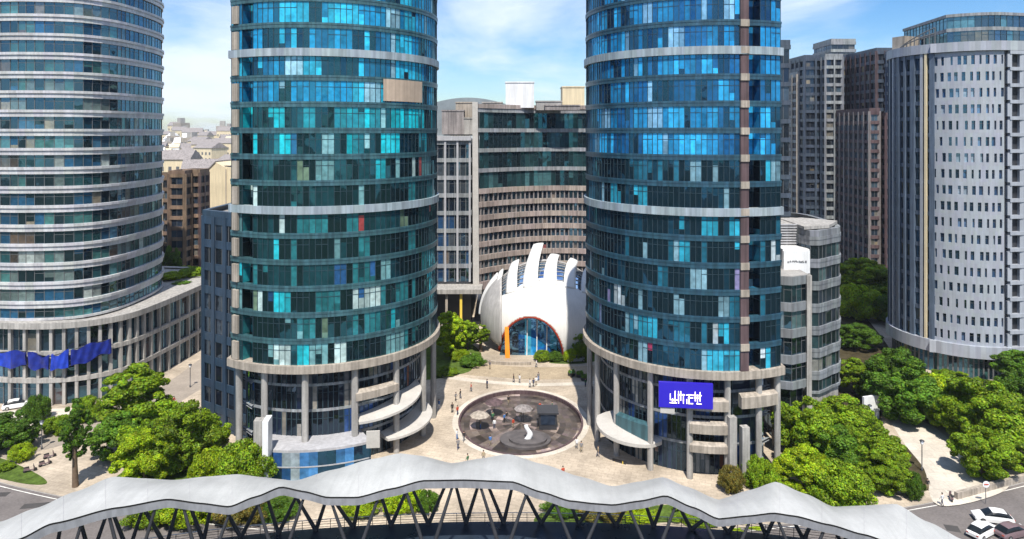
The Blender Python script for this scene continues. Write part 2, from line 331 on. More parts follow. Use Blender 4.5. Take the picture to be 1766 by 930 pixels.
def glass_band(parent, pts, z0, z1, pal, mats, r, mull=.07, dep=.07, split=.24, transom=True, name='window_band', evm=1):
    g_ = runs(pal, r); tw = sum(p[0] for p in pal); avg = tuple(sum(p[0] * p[1][i] for p in pal) / tw for i in range(3)); g = (mix3(c, avg, .04) for c in g_); mb = MB(); n = len(pts)
    for i in range(n):
        p, q = pts[i], pts[(i + 1) % n]; L = math.hypot(q[0] - p[0], q[1] - p[1])
        if L < 1e-4: continue
        c = next(g); x = r.random()
        if x < split:
            zm = z0 + (z1 - z0) * r.choice((.25, .35, .5, .62, .75)); c2 = next(g)
            mb.face([(*p, z0), (*q, z0), (*q, zm), (*p, zm)], 0, c); mb.face([(*p, zm), (*q, zm), (*q, z1), (*p, z1)], 0, c2)
        else: mb.face([(*p, z0), (*q, z0), (*q, z1), (*p, z1)], 0, c)
        t = ((q[0] - p[0]) / L, (q[1] - p[1]) / L); nn = (t[1], -t[0]); h = mull / 2
        if i % evm == 0:
            A = [(p[0] - t[0] * h, p[1] - t[1] * h), (p[0] - t[0] * h + nn[0] * dep, p[1] - t[1] * h + nn[1] * dep), (p[0] + t[0] * h + nn[0] * dep, p[1] + t[1] * h + nn[1] * dep), (p[0] + t[0] * h, p[1] + t[1] * h)]
            for a, b in zip(A, A[1:]): mb.face([(*a, z0), (*b, z0), (*b, z1), (*a, z1)], 1)
        if transom and r.random() < .75:
            zt = z0 + (z1 - z0) * .7; hh = .03; d2 = dep * .6; a = (p[0] + nn[0] * d2, p[1] + nn[1] * d2); b = (q[0] + nn[0] * d2, q[1] + nn[1] * d2)
            mb.face([(*a, zt - hh), (*b, zt - hh), (*b, zt + hh), (*a, zt + hh)], 1); mb.face([(*a, zt + hh), (*b, zt + hh), (*q, zt + hh), (*p, zt + hh)], 1)
    return mb.build(name, mats, parent)
def slab_band(parent, pts, z0, z1, off, mat, r, inner=.7, var=.12, name='spandrel_band', lip=0):
    o = offset(pts, off); q = offset(pts, -inner); mb = MB(); n = len(pts)
    if lip: o2 = offset(pts, off + lip)
    for i in range(n):
        k = (i + 1) % n; c = jitcol(var, r)
        if lip:   # a thin projecting nosing above a recessed fascia
            zl = z1 - (z1 - z0) * .38
            mb.face([(*o[i], z0), (*o[k], z0), (*o[k], zl), (*o[i], zl)], 0, c); mb.face([(*o[i], zl), (*o[k], zl), (*o2[k], zl), (*o2[i], zl)], 0, c)
            mb.face([(*o2[i], zl), (*o2[k], zl), (*o2[k], z1), (*o2[i], z1)], 0, c); mb.face([(*o2[i], z1), (*o2[k], z1), (*q[k], z1), (*q[i], z1)], 0, c)
        else:
            mb.face([(*o[i], z0), (*o[k], z0), (*o[k], z1), (*o[i], z1)], 0, c); mb.face([(*o[i], z1), (*o[k], z1), (*q[k], z1), (*q[i], z1)], 0, c)
        mb.face([(*q[i], z0), (*q[k], z0), (*o[k], z0), (*o[i], z0)], 0, c)
    return mb.build(name, mat, parent)
def cap(parent, pts, z, mat, name='roof', h=.3):
    mb = MB(); mb.prism(list(pts), z - h, z); return mb.build(name, mat, parent)
def column(parent, x, y, z0, z1, r, mat, name='column', n=14):
    mb = MB(); mb.tube([(x, y, z0), (x, y, z1)], r, n); return mb.build(name, mat, parent)

# ================================================================== GROUND
ROADC = (0, 84)
def road_edge(x): return 84 + 14 * (x / 75) ** 2 if abs(x) < 110 else 84 + 14 * (110 / 75) ** 2 + (abs(x) - 110) * .8
PIT = (1.5, 118.5, 10.8, 13.2)
def ell(cx, cy, a, b, n=72): return [(cx + a * math.cos(2 * math.pi * i / n), cy + b * math.sin(2 * math.pi * i / n)) for i in range(n)]
def sheet(name, outer, holes, z, mat, kind='structure', kerb=None):
    bm = bmesh.new(); es = []
    for loop in [outer] + holes:
        vs = [bm.verts.new((p[0], p[1], z)) for p in loop]; es += [bm.edges.new((vs[i], vs[(i + 1) % len(vs)])) for i in range(len(vs))]
    bmesh.ops.triangle_fill(bm, edges=es, use_beauty=True, use_dissolve=False, normal=(0, 0, 1))
    for f in bm.faces:
        if f.normal.z < 0: f.normal_flip()
        f.material_index = 0
    if kerb:
        n = len(outer)
        for i in range(n):
            p, q = outer[i], outer[(i + 1) % n]; f = bm.faces.new([bm.verts.new((*p, z - kerb[0])), bm.verts.new((*q, z - kerb[0])), bm.verts.new((*q, z)), bm.verts.new((*p, z))]); f.material_index = 1
    me = bpy.data.meshes.new(name); bm.to_mesh(me); bm.free(); me.materials.append(mat)
    if kerb: me.materials.append(kerb[1])
    o = bpy.data.objects.new(name, me); COL.objects.link(o); tag(o, kind=kind); return o
sheet('ground', [(-3500, -1500), (3500, -1500), (3500, 4500), (-3500, 4500)], [ell(*PIT)], 0, M['citysoil'])
xs = [-150 + 300 * i / 60 for i in range(61)]
sheet('road', [(x, road_edge(x) - 27) for x in xs] + [(x, road_edge(x)) for x in xs[::-1]], [], .006, M['asphalt'])
mb = MB()
for off_, wd, dash in ((-9, .18, True), (-13.5, .3, False), (-18, .18, True), (-.7, .15, False)):
    for i in range(240):
        if dash and i % 3 == 2: continue
        a, b = -120 + i, -119 + i; y0, y1 = road_edge(a) + off_, road_edge(b) + off_
        mb.face([(a, y0, .012), (b, y1, .012), (b, y1 + wd, .012), (a, y0 + wd, .012)])
tag(mb.build('road_marking', M['paint']), kind='structure')
rp2 = random.Random(91); mb = MB()      # tarred repairs in the road
for i in range(26):
    x = rp2.choice((rp2.uniform(-95, -48), rp2.uniform(50, 95))); y = road_edge(x) - rp2.uniform(1, 22); mb.obox((x, y), rp2.uniform(1, 5), rp2.uniform(.5, 1.6), .0085, .0095, rp2.uniform(-.3, .3))
tag(mb.build('road_patch', pmat('tar_patch', (.06, .056, .055), .8, var=.2)), kind='structure')
PZ = .13
xs2 = [-150 + 300 * i / 60 for i in range(61)]
sheet('plaza', [(x, road_edge(x)) for x in xs2] + [(150, 215), (-150, 215)], [ell(*PIT)], PZ, M['paving'], kerb=(PZ, M['kerb']))
# pale rings and terraces set into the plaza
sheet('terrace', ell(PIT[0], PIT[1], PIT[2] + 1.0, PIT[3] + 1.0), [ell(PIT[0], PIT[1], PIT[2] + .02, PIT[3] + .02)], PZ + .005, M['paving_pale'])
sheet('terrace', spline([(-14, 142), (-4, 139), (6, 137.5), (16, 139), (24, 143), (24, 147), (12, 145), (2, 145), (-9, 147)], 6), [], PZ + .009, M['paving_dark'])
sheet('terrace', spline([(-13, 138), (-3, 135), (6, 134), (16, 135), (24, 138), (24, 139.4), (16, 136.7), (6, 135.6), (-3, 136.6), (-13, 139.6)], 6), [], PZ + .013, M['paving_pale'])
# side street between the stepped-back podium and the round tower, with a pavement
sheet('street', [(-69.5, 205), (-61, 205), (-60.5, 160), (-60, 135), (-62, 122), (-70, 110), (-77, 104), (-84, 107.5), (-74, 118), (-69, 128), (-68.4, 140)], [], PZ + .005, M['street'])
sheet('pavement', [(-150, 113), (-118, 108), (-96, 104), (-84, 110), (-76, 120), (-74, 124), (-92, 122), (-150, 132)], [], PZ + .009, M['paving_pale'])
# garden ground on the right, with the sandy path through it
sheet('garden_soil', spline([(47, 99), (58, 95), (64, 101), (62, 112), (66, 122), (74, 135), (88, 160), (100, 215), (72, 215), (64, 160), (62, 136), (54, 114)], 6), [], PZ + .005, M['soil'])
sheet('garden_soil', spline([(72, 103), (82, 99), (110, 112), (130, 135), (108, 136), (92, 130), (78, 124), (73, 114)], 6), [], PZ + .005, M['soil'])
sheet('path', spline([(57, 91.2), (68, 94.6), (72, 100), (71, 108), (71, 117), (66, 118), (63, 110), (61, 101)], 6), [], PZ + .012, M['paving_pale'])

# round court
PD = -.45
cr = MB(); pe = ell(*PIT); rc = random.Random(77); NR = 9
for a_ in range(72):
    for q in range(NR):
        f0_, f1_ = (q / NR) ** .8, ((q + 1) / NR) ** .8; b_ = (a_ + 1) % 72
        E_ = lambda k, f: (PIT[0] + (pe[k][0] - PIT[0]) * f, PIT[1] + (pe[k][1] - PIT[1]) * f, PD)
        kk = (.35, .7, 1.0, 1.4, .9, .5, 2.6, .7)[((a_ // 3) * 5 + q * 3 + (a_ // 9) * q) % 8] * rc.uniform(.8, 1.2); c_ = (kk, kk * rc.uniform(.9, 1), kk * rc.uniform(.82, 1.02))
        cr.face([E_(a_, f0_), E_(a_, f1_), E_(b_, f1_), E_(b_, f0_)] if q else [E_(a_, f1_), E_(b_, f1_), (PIT[0], PIT[1], PD)], 0, c_)
tag(cr.build('court_floor', M['court']), kind='structure')
cw = empty('court_kerb', (PIT[0], PIT[1], PD), 'dark stone kerb ringing the round patterned court', 'kerb')
mb = MB(); n = len(pe); q_ = ell(PIT[0], PIT[1], PIT[2] - .35, PIT[3] - .35)
for i in range(n):
    k = (i + 1) % n; mb.face([(*q_[k], PD), (*q_[i], PD), (*q_[i], PZ + .08), (*q_[k], PZ + .08)]); mb.face([(*pe[i], PZ + .08), (*pe[k], PZ + .08), (*q_[k], PZ + .08), (*q_[i], PZ + .08)]); mb.face([(*pe[i], PZ - .2), (*pe[k], PZ - .2), (*pe[k], PZ + .08), (*pe[i], PZ + .08)])
mb.build('kerb_ring', M['maroon'], cw)

# ================================================================== ROUND GLASS TOWERS
PAL_T = [(54, (.002, .006, .008)), (14, (.006, .035, .045)), (15, (.02, .15, .17)), (5, (.02, .42, .50)), (9, (.15, .32, .34)), (3, (.42, .55, .54)), (2, (.02, .08, .22)), (1, (.34, .05, .05)), (3, (.12, .18, .12))]
PAL_TC = [(30, (.002, .006, .010)), (14, (.006, .07, .09)), (18, (.015, .22, .28)), (20, (.012, .50, .60)), (8, (.24, .46, .50)), (3, (.02, .12, .3))]
PAL_B = [(60, (.002, .005, .010)), (14, (.005, .03, .055)), (11, (.015, .12, .19)), (6, (.03, .36, .52)), (8, (.20, .36, .44)), (3, (.50, .58, .62)), (2, (.20, .18, .34)), (1, (.36, .04, .10))]
PAL_B_SKY = [(22, (.003, .008, .022)), (20, (.006, .07, .20)), (32, (.012, .19, .42)), (18, (.03, .38, .74)), (7, (.20, .40, .58))]  # upper blue tower panes: sky reflection painted into the colours
PAL_T_SKY = [(22, (.004, .010, .018)), (18, (.006, .09, .20)), (28, (.010, .22, .44)), (19, (.03, .45, .68)), (10, (.26, .46, .56))]  # upper teal tower panes: blue of the reflected sky put into colour
PAL_POD = [(54, (.003, .005, .008)), (14, (.012, .02, .045)), (12, (.10, .10, .11)), (10, (.02, .06, .20)), (5, (.25, .23, .20)), (3, (.18, .07, .04))]
FH = 3.85
def round_tower(root, cx, cy, rad, side, blue, r):
    """plan: an arc cut off on one side by a flat flank; side -1 = flank on the left"""
    s = side
    tA, tB, tC = (.37, .483, .62) if s < 0 else (.11, .285, .50)
    P = lambda t, rr=rad: (cx + s * rr * math.sin(t), cy - rr * math.cos(t))
    fx = cx + s * (rad * math.sin(tC))                        # x of the flank
    body = [(cx + s * rad * math.sin(t), cy - rad * math.cos(t)) for t in [-2.5 + (tA + 2.5) * i / 60 for i in range(61)]]
    slot = [P(tA, rad - 1.6), P(tB, rad - 1.6)]
    tail = [P(tB)] + [P(tB + (tC - tB) * i / 4) for i in range(1, 4)] + [P(tC), (fx, cy + rad * .62)]
    full_notch = ccw(body + slot + tail)
    full = ccw(body + [P(tB + .0)] + tail[1:])
    gp = resample(full_notch, 1.32); sp = resample(full, 2.6); gp2 = offset(gp, -.05)
    gm = [M['glass_blue' if blue else 'glass_teal'], M['mull']]; sm = M['spand_blue' if blue else 'spand_teal']
    nfl = 16; z0 = 16.0
    for k in range(nfl):
        zb = z0 + k * FH; white = k in (6, 12)
        pal = (PAL_B_SKY if k >= 8 else PAL_B) if blue else (PAL_T_SKY if k >= 10 else PAL_TC if k in (8, 9) else PAL_T)  # upper floors take the palettes with sky reflection painted in
        glass_band(root, gp2, zb, zb + FH - .78, pal, gm, r)
        top = zb + FH
        if k in (5, 11): slab_band(root, sp, top - 1.1, top + .05, .38, M['louvre'], r)
        else: slab_band(root, sp, top - .82, top, .09, sm, r, lip=.05)
    zt = z0 + nfl * FH
    cap(root, offset(full, .1), zt + .1, M['roofgrey']); slab_band(root, sp, zt, zt + 1.2, .3, M['louvre'], r, name='parapet')
    ring = slab_band(root, resample(full, 1.6), z0 - 1.15, z0, .55, M['stone'], r, inner=3.2, name='base_ring', var=.06)
    cap(root, offset(full, -2.0), z0 - .6, M['roofgrey'], name='soffit')
    # podium: columns outside, a dark shopfront set back behind them
    pod = resample(offset(full, -2.4), 3.0); pg = [M['glass_dark'], M['mull']]
    for a, b in ((PZ, 4.2), (4.6, 8.2), (8.6, 12.0), (12.3, z0 - 1.15)): glass_band(root, pod, a, b, PAL_POD, pg, r, mull=.12, dep=.08, split=.4, name='shopfront')
    for zc in (4.2, 8.2, 12.0): slab_band(root, pod, zc, zc + .4, .08, M['band_grey'], r, name='floor_edge')
    return P, full, pod

r1 = random.Random(11)
T1 = empty('glass_tower', (-31.6, 118, 0), 'round teal glass office tower with one tan blanked panel high on its front', 'tower', 'pair of round glass towers')
P1, full1, pod1 = round_tower(T1, -31.6, 118, 18.5, -1, False, r1)
for t in (.56, .28, -.07, -.47, -.86, -1.25, -1.64):
    x, y = P1(t, 17.9); column(T1, x, y, PZ, 14.9, .5, M['concrete'])
mb = MB(); a = [(-31.6 + 18.72 * math.sin(t), 118 - 18.72 * math.cos(t)) for t in [.70 + .45 * i / 8 for i in range(9)]]
for p, q in zip(a, a[1:]): mb.face([(*p, 54.75), (*q, 54.75), (*q, 58.1), (*p, 58.1)])
ai = [(-31.6 + 18.3 * math.sin(t), 118 - 18.3 * math.cos(t)) for t in [.70 + .45 * i / 8 for i in range(9)]]
for p, q, s_, u in zip(a, a[1:], ai, ai[1:]): mb.face([(*p, 58.1), (*q, 58.1), (*u, 58.1), (*s_, 58.1)]); mb.face([(*s_, 54.75), (*u, 54.75), (*q, 54.75), (*p, 54.75)])
mb.build('blank_panel', M['tan'], T1)
mb = MB()
for k in range(14):   # stacked panels up the corner pier
    z = 16 + k * FH; x, y = P1(.55, 18.62)
    mb.obox((x, y), 1.25, .5, z + .1, z + 2.75, math.atan2(-(y - 118), -(x + 31.6)) - math.pi / 2)
mb.build('corner_panel', M['stone'], T1)
# beam and two white entrance canopies on the right of the podium
def arc_slab(parent, name, cx, cy, r0, r1, t0, t1, za, zb, th, mat, n=14, bulge=0):
    mb = MB(); top, bot = [], []
    for i in range(n + 1):
        f = i / n; t = t0 + (t1 - t0) * f; z = za + (zb - za) * f; rr = r0 + (r1 - r0) * (math.sin(math.pi * min(1, .12 + f * .88)) ** .6 if bulge else 1)
        a = (cx + r0 * math.sin(t), cy - r0 * math.cos(t)); b = (cx + rr * math.sin(t), cy - rr * math.cos(t))
        top.append([(*a, z + .35), ((a[0] + b[0]) / 2, (a[1] + b[1]) / 2, z + .28), (*b, z)]); bot.append([(*a, z - th), (*b, z - th)])
    mb.grid(top, flip=True); mb.grid(bot)
    mb.grid([[t[2] for t in top], [b[1] for b in bot]], smooth=False)
    mb.face([top[0][0], top[0][1], top[0][2], bot[0][1], bot[0][0]]); mb.face([top[-1][0], top[-1][1], top[-1][2], bot[-1][1], bot[-1][0]][::-1])
    return mb.build(name, mat, parent)
arc_slab(T1, 'entrance_canopy', -31.6, 118, 16.2, 19.8, .50, 1.30, 6.6, 8.6, .35, M['offwhite'], bulge=1)
arc_slab(T1, 'entrance_canopy', -31.6, 118, 16.2, 20.3, .75, 1.45, 3.0, 4.4, .35, M['offwhite'], bulge=1)
arc_slab(T1, 'beam', -31.6, 118, 17.5, 18.5, .47, .86, 11.0, 11.0, 1.1, M['stone'])
lob = MB()   # curved glazed lobby standing forward of the columns
la = [(-31.6 + 20.8 * math.sin(t), 118 - 20.8 * math.cos(t)) for t in [-.30 + .85 * i / 14 for i in range(15)]]
g = runs([(4, (.01, .02, .04)), (3, (.03, .10, .30)), (2, (.25, .30, .34)), (2, (.05, .16, .36))], r1)
for p, q in zip(la, la[1:]):
    for a, b in ((PZ, 2.2), (2.25, 4.3)): lob.face([(*p, a), (*q, a), (*q, b), (*p, b)], 0, next(g))
lb = lob.build('lobby_glazing', [M['glass_blue']], T1)
mb = MB(); ring = la + [(-31.6 + 16.2 * math.sin(t), 118 - 16.2 * math.cos(t)) for t in (.55, .25, 0, -.30)]
mb.prism(ring, 4.3, 4.65); mb.prism([(p[0] - .0, p[1] - .06) for p in la] + [(p[0], p[1] + .1) for p in la[::-1]], 2.15, 2.32)
mb.build('lobby_roof', M['fascia'], T1)
mb = MB(); mb.obox((X(586, 99) + 5.0, 98.2), 1.9, .3, 4.6, 7.0, .1); mb.build('white_board', M['offwhite'], T1)

r2 = random.Random(23)
T2 = empty('glass_tower', (30.5, 115, 0), 'round deep blue glass office tower with a lit blue sign over its entrance', 'tower', 'pair of round glass towers')
P2, full2, pod2 = round_tower(T2, 30.5, 115, 17.9, 1, True, r2)
for t in (.50, .30, .02, -.285, -.62, -.98, -1.3, -1.65):
    x, y = P2(t, 17.3); column(T2, x, y, PZ, 14.9, .46, M['concrete'])
mb = MB()
for k in range(14):      # brown inset balconies in the vertical slot
    z = 16 + k * FH
    for u in (.145,):
        x, y = P2(u, 17.5); a = -math.atan2(math.sin(u), math.cos(u)); mb.obox((x, y), 1.25, 1.2, z, z + 2.9, -a, 0); mb.obox((x, y - .02), 1.3, 1.5, z - 1.0, z, -a, 1)
mb.build('balcony_stack', [M['maroon'], M['stone']], T2)
# balcony panels between the two columns below the sign
for za, zb in ((10.2, 11.6), (6.9, 8.2), (4.2, 5.2)):
    arc_slab(T2, 'balcony_panel', 30.5, 115, 17.2, 18.0, -.285, .02, (zb), (zb), zb - za, M['stone'])
arc_slab(T2, 'entrance_canopy', 30.5, 115, 15.6, 20.6, -1.18, -.55, 5.2, 3.9, .5, M['offwhite'], bulge=1)
arc_slab(T2, 'balcony_panel', 30.5, 115, 17.0, 17.7, -.98, -.62, 6.6, 6.6, 2.2, M['spand_teal'])
for px_ in (1262, 1284):
    mb = MB(); d = 97.0; mb.obox((X(px_, d), d), 1.1, 1.0, PZ, 9.6 if px_ < 1270 else 8.2, .15); mb.build('pier', M['concrete'], T2)
arc_slab(T2, 'balcony_panel', 30.5, 115, 17.0, 18.1, .12, .46, 12.2, 12.2, 1.6, M['stone'])

# blue lit sign
SG = empty('lit_sign', (X(1183, 96.6), 96.6, 10), 'lit blue sign board with pale characters over the tower entrance', 'sign')
sgx, sgd = X(1183, 96.8), 97.0
mb = MB(); mb.obox((sgx, sgd), 7.5, .5, Z(703, sgd), Z(660, sgd), -.12); mb.build('board', M['bluesign'], SG)
def glyphs(parent, name, cx, cy, ang, z0, h, n, pitch, mat, r, dep=.3, dense=6):
    ca, sa = math.cos(ang), math.sin(ang); mb = MB(); B = lambda u, zz, v=0: (cx + u * ca + v * sa, cy + u * sa - v * ca, zz)
    def bar(u0, u1, za, zb):
        q = [B(u0, za, dep), B(u1, za, dep), B(u1, za, dep + .06), B(u0, za, dep + .06)]; mb.hexa([(x, y, za) for x, y, _ in (q[3], q[2], q[1], q[0])] + [(x, y, zb) for x, y, _ in (q[3], q[2], q[1], q[0])])
    th = h * .085
    for i in range(n):
        u = (i - (n - 1) / 2) * pitch; wd = pitch * .78
        for _ in range(dense):
            if r.random() < .55: zz = z0 + r.choice((0, .3, .6, .88)) * h; a = u + r.choice((-.5, -.2)) * wd; bar(a, a + wd * r.choice((.5, .8, 1)), zz, zz + th)
            else: a = u + r.choice((-.45, -.1, .3)) * wd; zz = z0 + r.choice((0, .3)) * h; bar(a, a + th, zz, zz + h * r.choice((.5, .7, 1)))
    return mb.build(name, mat, parent)
glyphs(SG, 'lettering', sgx - .1, sgd, -.12, Z(695, sgd), 1.35, 4, 1.15, M['glyph'], random.Random(6), dense=10)
mb = MB()   # the round letter at the end of the sign
uu = sgx + 3.0
mb.obox((uu - .55, sgd - .40), .25, .06, Z(697, sgd), Z(668, sgd), -.12); mb.obox((uu + .45, sgd - .52), .25, .06, Z(695, sgd), Z(672, sgd), -.12)
mb.obox((uu - .05, sgd - .46), 1.1, .06, Z(698, sgd), Z(694, sgd), -.12); mb.obox((uu + .0, sgd - .46), .9, .06, Z(672, sgd), Z(668, sgd), -.12)
mb.build('round_letter', M['glyph'], SG)
mb = MB(); mb.obox((X(1152, sgd), sgd + .35), 2.0, .3, Z(714, sgd), Z(704.5, sgd), -.12); mb.build('light_panel', M['offwhite'], SG)
YS = empty('wall_sign', (X(1068, 99), 99, 4), 'small dark sign with yellow letters low on the blue tower', 'sign')
d_ = 103.0; mb = MB(); mb.obox((X(1068, d_), d_), 2.2, .2, Z(818, d_), Z(794, d_), -.6); mb.build('board', M['darksteel'], YS)
glyphs(YS, 'lettering', X(1068, d_), d_, -.6, Z(815, d_), 1.5, 4, .5, M['yellow'], random.Random(8), dep=.12, dense=4)

# ================================================================== GENERIC BANDED BUILDINGS
def banded(root, plan, z0, nf, fh, sph, step, glass, smat, pal, r, off=.3, lip=0, mull=.1, piers=None, pmatl=None, gname='window_band', sname='spandrel_band', sstep=2.6, first=True, tr=False, glassname=None):
    plan = ccw(plan); gp = offset(resample(plan, step), -.05); sp = resample(plan, sstep)
    if first: slab_band(root, sp, z0 - .02, z0 + .4, off, smat, r, lip=0, name=sname)
    for k in range(nf):
        zb = z0 + k * fh; glass_band(root, gp, zb, zb + fh - sph + .02, pal, [glass, M['mullgrey']], r, mull=mull, name=gname, transom=tr)
        slab_band(root, sp, zb + fh - sph, zb + fh, off, smat, r, lip=lip, name=sname)
    zt = z0 + nf * fh; cap(root, plan, zt + .05, M['roofgrey']); slab_band(root, sp, zt + .02, zt + 1.0, off * .7, smat, r, name='parapet')
    if piers:
        pts = resample(plan, piers[0])
        for i, p in enumerate(pts):
            q = pts[(i + 1) % len(pts)]; p0 = pts[i - 1]; ang = math.atan2(q[1] - p0[1], q[0] - p0[0])
            mb = MB(); mb.obox(p, piers[1], piers[2] * 2, z0, zt, ang, 0, jitcol(.06, r)); mb.build('pier', pmatl, root)
    return zt
PAL_L = [(50, (.003, .008, .010)), (12, (.012, .05, .055)), (14, (.015, .07, .14)), (12, (.05, .15, .14)), (4, (.3, .34, .32)), (8, (.12, .16, .15)), (6, (.2, .17, .12)), (5, (.03, .09, .15)), (4, (.09, .06, .04))]
PAL_LG = [(40, (.008, .012, .018)), (20, (.02, .03, .05)), (12, (.05, .08, .12)), (12, (.16, .14, .11)), (6, (.09, .05, .04))]
r3 = random.Random(31)
LB = empty('office_block', (-100, 145, 0), 'curved office block ringed with pale white bands on every floor', 'building')
lplan = spline([(-150, 137), (-118, 130), (-97, 126.3), (-88, 125.8), (-80.4, 128), (-77.0, 136), (-78.6, 153), (-88, 163), (-110, 168), (-150, 172)], 5)
banded(LB, lplan, 15.3, 19, 3.53, 1.3, 1.5, M['glass_grey'], M['band_white'], PAL_L, r3, off=.28, lip=.2, tr=True, sstep=2.0)
pplan = ccw(spline([(-150, 139), (-118, 130), (-95, 125.2), (-82, 125), (-74.6, 130), (-72.4, 140), (-71.2, 158), (-70.8, 170), (-90, 176), (-150, 180)], 5))
for zb, zt in ((PZ, 4.3), (5.0, 9.2), (9.9, 14.2)):
    glass_band(LB, offset(resample(pplan, 1.9), -.3), zb, zt, PAL_LG, [M['glass_grey'], M['mullgrey']], r3, mull=.14, dep=.1, name='shopfront')
for zb, zt, o_ in ((4.3, 5.1, .4), (9.2, 10.0, .4), (14.2, 15.3, .8)): slab_band(LB, resample(pplan, 2), zb, zt, o_, M['concrete'], r3, name='podium_band', inner=1)
cap(LB, pplan, 15.0, M['concrete'], name='podium_roof')
pp = resample(pplan, 3.8)
for i, p in enumerate(pp):
    if p[1] > 180 or p[0] < -135: continue
    q = pp[(i + 1) % len(pp)]; p0 = pp[i - 1]; mb = MB(); mb.obox(p, .55, .6, PZ, 14.2, math.atan2(q[1] - p0[1], q[0] - p0[0])); mb.build('pilaster', M['concrete'], LB)
# blue sign wrapped round the corner of its podium
BS = empty('fascia_sign', (-84, 124.5, 10), 'long royal blue sign wrapped round the pale podium corner', 'sign')
def on_front(px, d): return (X(px, d), d)
sp_ = [(-93.5, 124.35), (-88.5, 124.0), (-84.5, 123.8), (-81.5, 123.9), (-78.2, 125.3), (-75.2, 127.7)]
hts = [(7.3, 9.9), (7.4, 10.2), (7.0, 9.4), (7.2, 10.0), (7.9, 10.9), (9.0, 11.3)]
path = spline([(*p, h[0], h[1]) for p, h in zip(sp_, hts)], 16, closed=False); rr = random.Random(3); rows = []
ph_ = [rr.uniform(0, 6.28) for _ in range(8)]
for fcol in (0, 1):
    mb = MB()
    for q in range(len(path) - 1):
        seg_ = (q // 9 * 7 + 3) % 5
        if (seg_ in (1, 3)) != bool(fcol) or q in (17, 18, 35, 36, 52, 53): continue
        P_ = []
        for k in range(2):
            x, y, zl, zh = path[q + k]; x2, y2 = path[min(q + k + 1, len(path) - 1)][:2]; x1_, y1_ = path[max(q + k - 1, 0)][:2]; nrm = Vector((y2 - y1_, -(x2 - x1_))).normalized(); col_ = []
            for v in range(9):
                f = v / 8; t_ = (q + k) * .5; dd = .3 + .14 * math.sin(t_ * 1.1 + f * 2 + ph_[0]) + .07 * math.sin(t_ * 2.3 - f * 4 + ph_[1]); zz_ = zl + (zh - zl) * f + .12 * math.sin(t_ * .7 + ph_[2]) + (f - .5) * .5 * math.sin(t_ * .9 + ph_[3])
                col_.append((x + nrm.x * dd, y + nrm.y * dd, zz_))
            P_.append(col_)
        mb.grid(P_, flip=True); mb.grid([[(p[0], p[1] + .3, p[2]) for p in c] for c in P_])
    mb.build('cloth_panel', M['blueboard'] if fcol == 0 else pmat('bright_blue_cloth', (.012, .045, .42), .5, var=.3, scale=.9), BS)
mb = MB(); mb.tube([(p[0], p[1] + .15, p[2] + .1) for p in path], .08, 6); mb.tube([(p[0], p[1] + .15, p[3] - .1) for p in path], .08, 6); mb.build('rail', M['darksteel'], BS)

# annex beside the teal tower (shade put into its dark colour, with a small pale sign)
AN = empty('annex_block', (-50, 120, 0), 'dark blue clad annex block against the flank of the teal tower', 'building')
PAL_A = [(50, (.006, .008, .014)), (20, (.012, .02, .035)), (8, (.04, .06, .09))]
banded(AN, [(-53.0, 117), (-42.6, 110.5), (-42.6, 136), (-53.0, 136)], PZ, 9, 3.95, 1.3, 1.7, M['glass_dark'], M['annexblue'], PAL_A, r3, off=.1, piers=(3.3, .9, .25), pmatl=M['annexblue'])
AS = empty('wall_sign', (-49.8, 114.6, 28), 'small pale blue sign high on the dark blue annex', 'sign')
d_ = 114.0; mb = MB(); mb.obox((X(392, d_), d_), 1.9, .25, Z(478, d_), Z(462, d_), -.55); mb.build('board', pmat('pale_blue_board', (.25, .42, .68), .4), AS)
glyphs(AS, 'lettering', X(392, d_), d_, -.55, Z(475, d_), .9, 3, .55, M['white'], random.Random(12), dep=.15, dense=4)
# free-standing white pylon in front of the teal tower
PY = empty('pylon', (X(455, 96), 96, PZ), 'tall white slab pylon standing at the foot of the teal tower', 'pylon')
d_ = 96.5; mb = MB(); mb.obox((X(461, d_), d_), .8, 2.4, PZ, Z(722, d_), .1); mb.build('slab', M['white'], PY)
mb = MB(); mb.obox((X(446, d_), d_ + .6), 1.5, 1.4, PZ, Z(726, d_), .1); mb.build('core', M['concrete'], PY)

# ---------------------------------------------------------------- middle block with the concave front
r4 = random.Random(41)
MBK = empty('concave_block', (5, 185, 0), 'concave office block behind the white shell with a tall pale fin', 'building')
PAL_M = [(40, (.008, .013, .022)), (20, (.02, .03, .045)), (12, (.05, .06, .07)), (8, (.16, .13, .11)), (3, (.2, .05, .04))]
PAL_MU = [(40, (.006, .014, .018)), (24, (.015, .045, .05)), (10, (.05, .12, .13)), (4, (.16, .18, .17))]
conc = [(-8.6 + 44 * i / 18, 179.0 + 11.5 * (1 - ((i - 9) / 9) ** 2)) for i in range(19)]
cpl = ccw(conc + [(35.4, 208), (-8.6, 208)])
for k in range(7):
    zb = 10.6 + k * 3.5; glass_band(MBK, offset(resample(cpl, 1.6), -.3), zb, zb + 2.2, PAL_M, [M['glass_grey'], M['pinkstone']], r4, mull=.35, dep=.3, transom=False); slab_band(MBK, resample(cpl, 2.6), zb + 2.15, zb + 3.5, .35, M['band_beige'], r4)
slab_band(MBK, resample(cpl, 2.6), 8.6, 10.6, .35, M['band_beige'], r4); glass_band(MBK, offset(resample(cpl, 2), -.5), PZ, 8.6, PAL_M, [M['glass_dark'], M['mullgrey']], r4, name='shopfront')
zu = 10.6 + 7 * 3.5
for k in range(4):
    zb = zu + k * 5.3; glass_band(MBK, offset(resample(cpl, 1.5), -.1), zb, zb + 4.3, PAL_MU, [M['glass_teal'], M['mull']], r4); slab_band(MBK, resample(cpl, 2.6), zb + 4.25, zb + 5.3, .3, M['band_grey'], r4)
zt = zu + 4 * 5.3
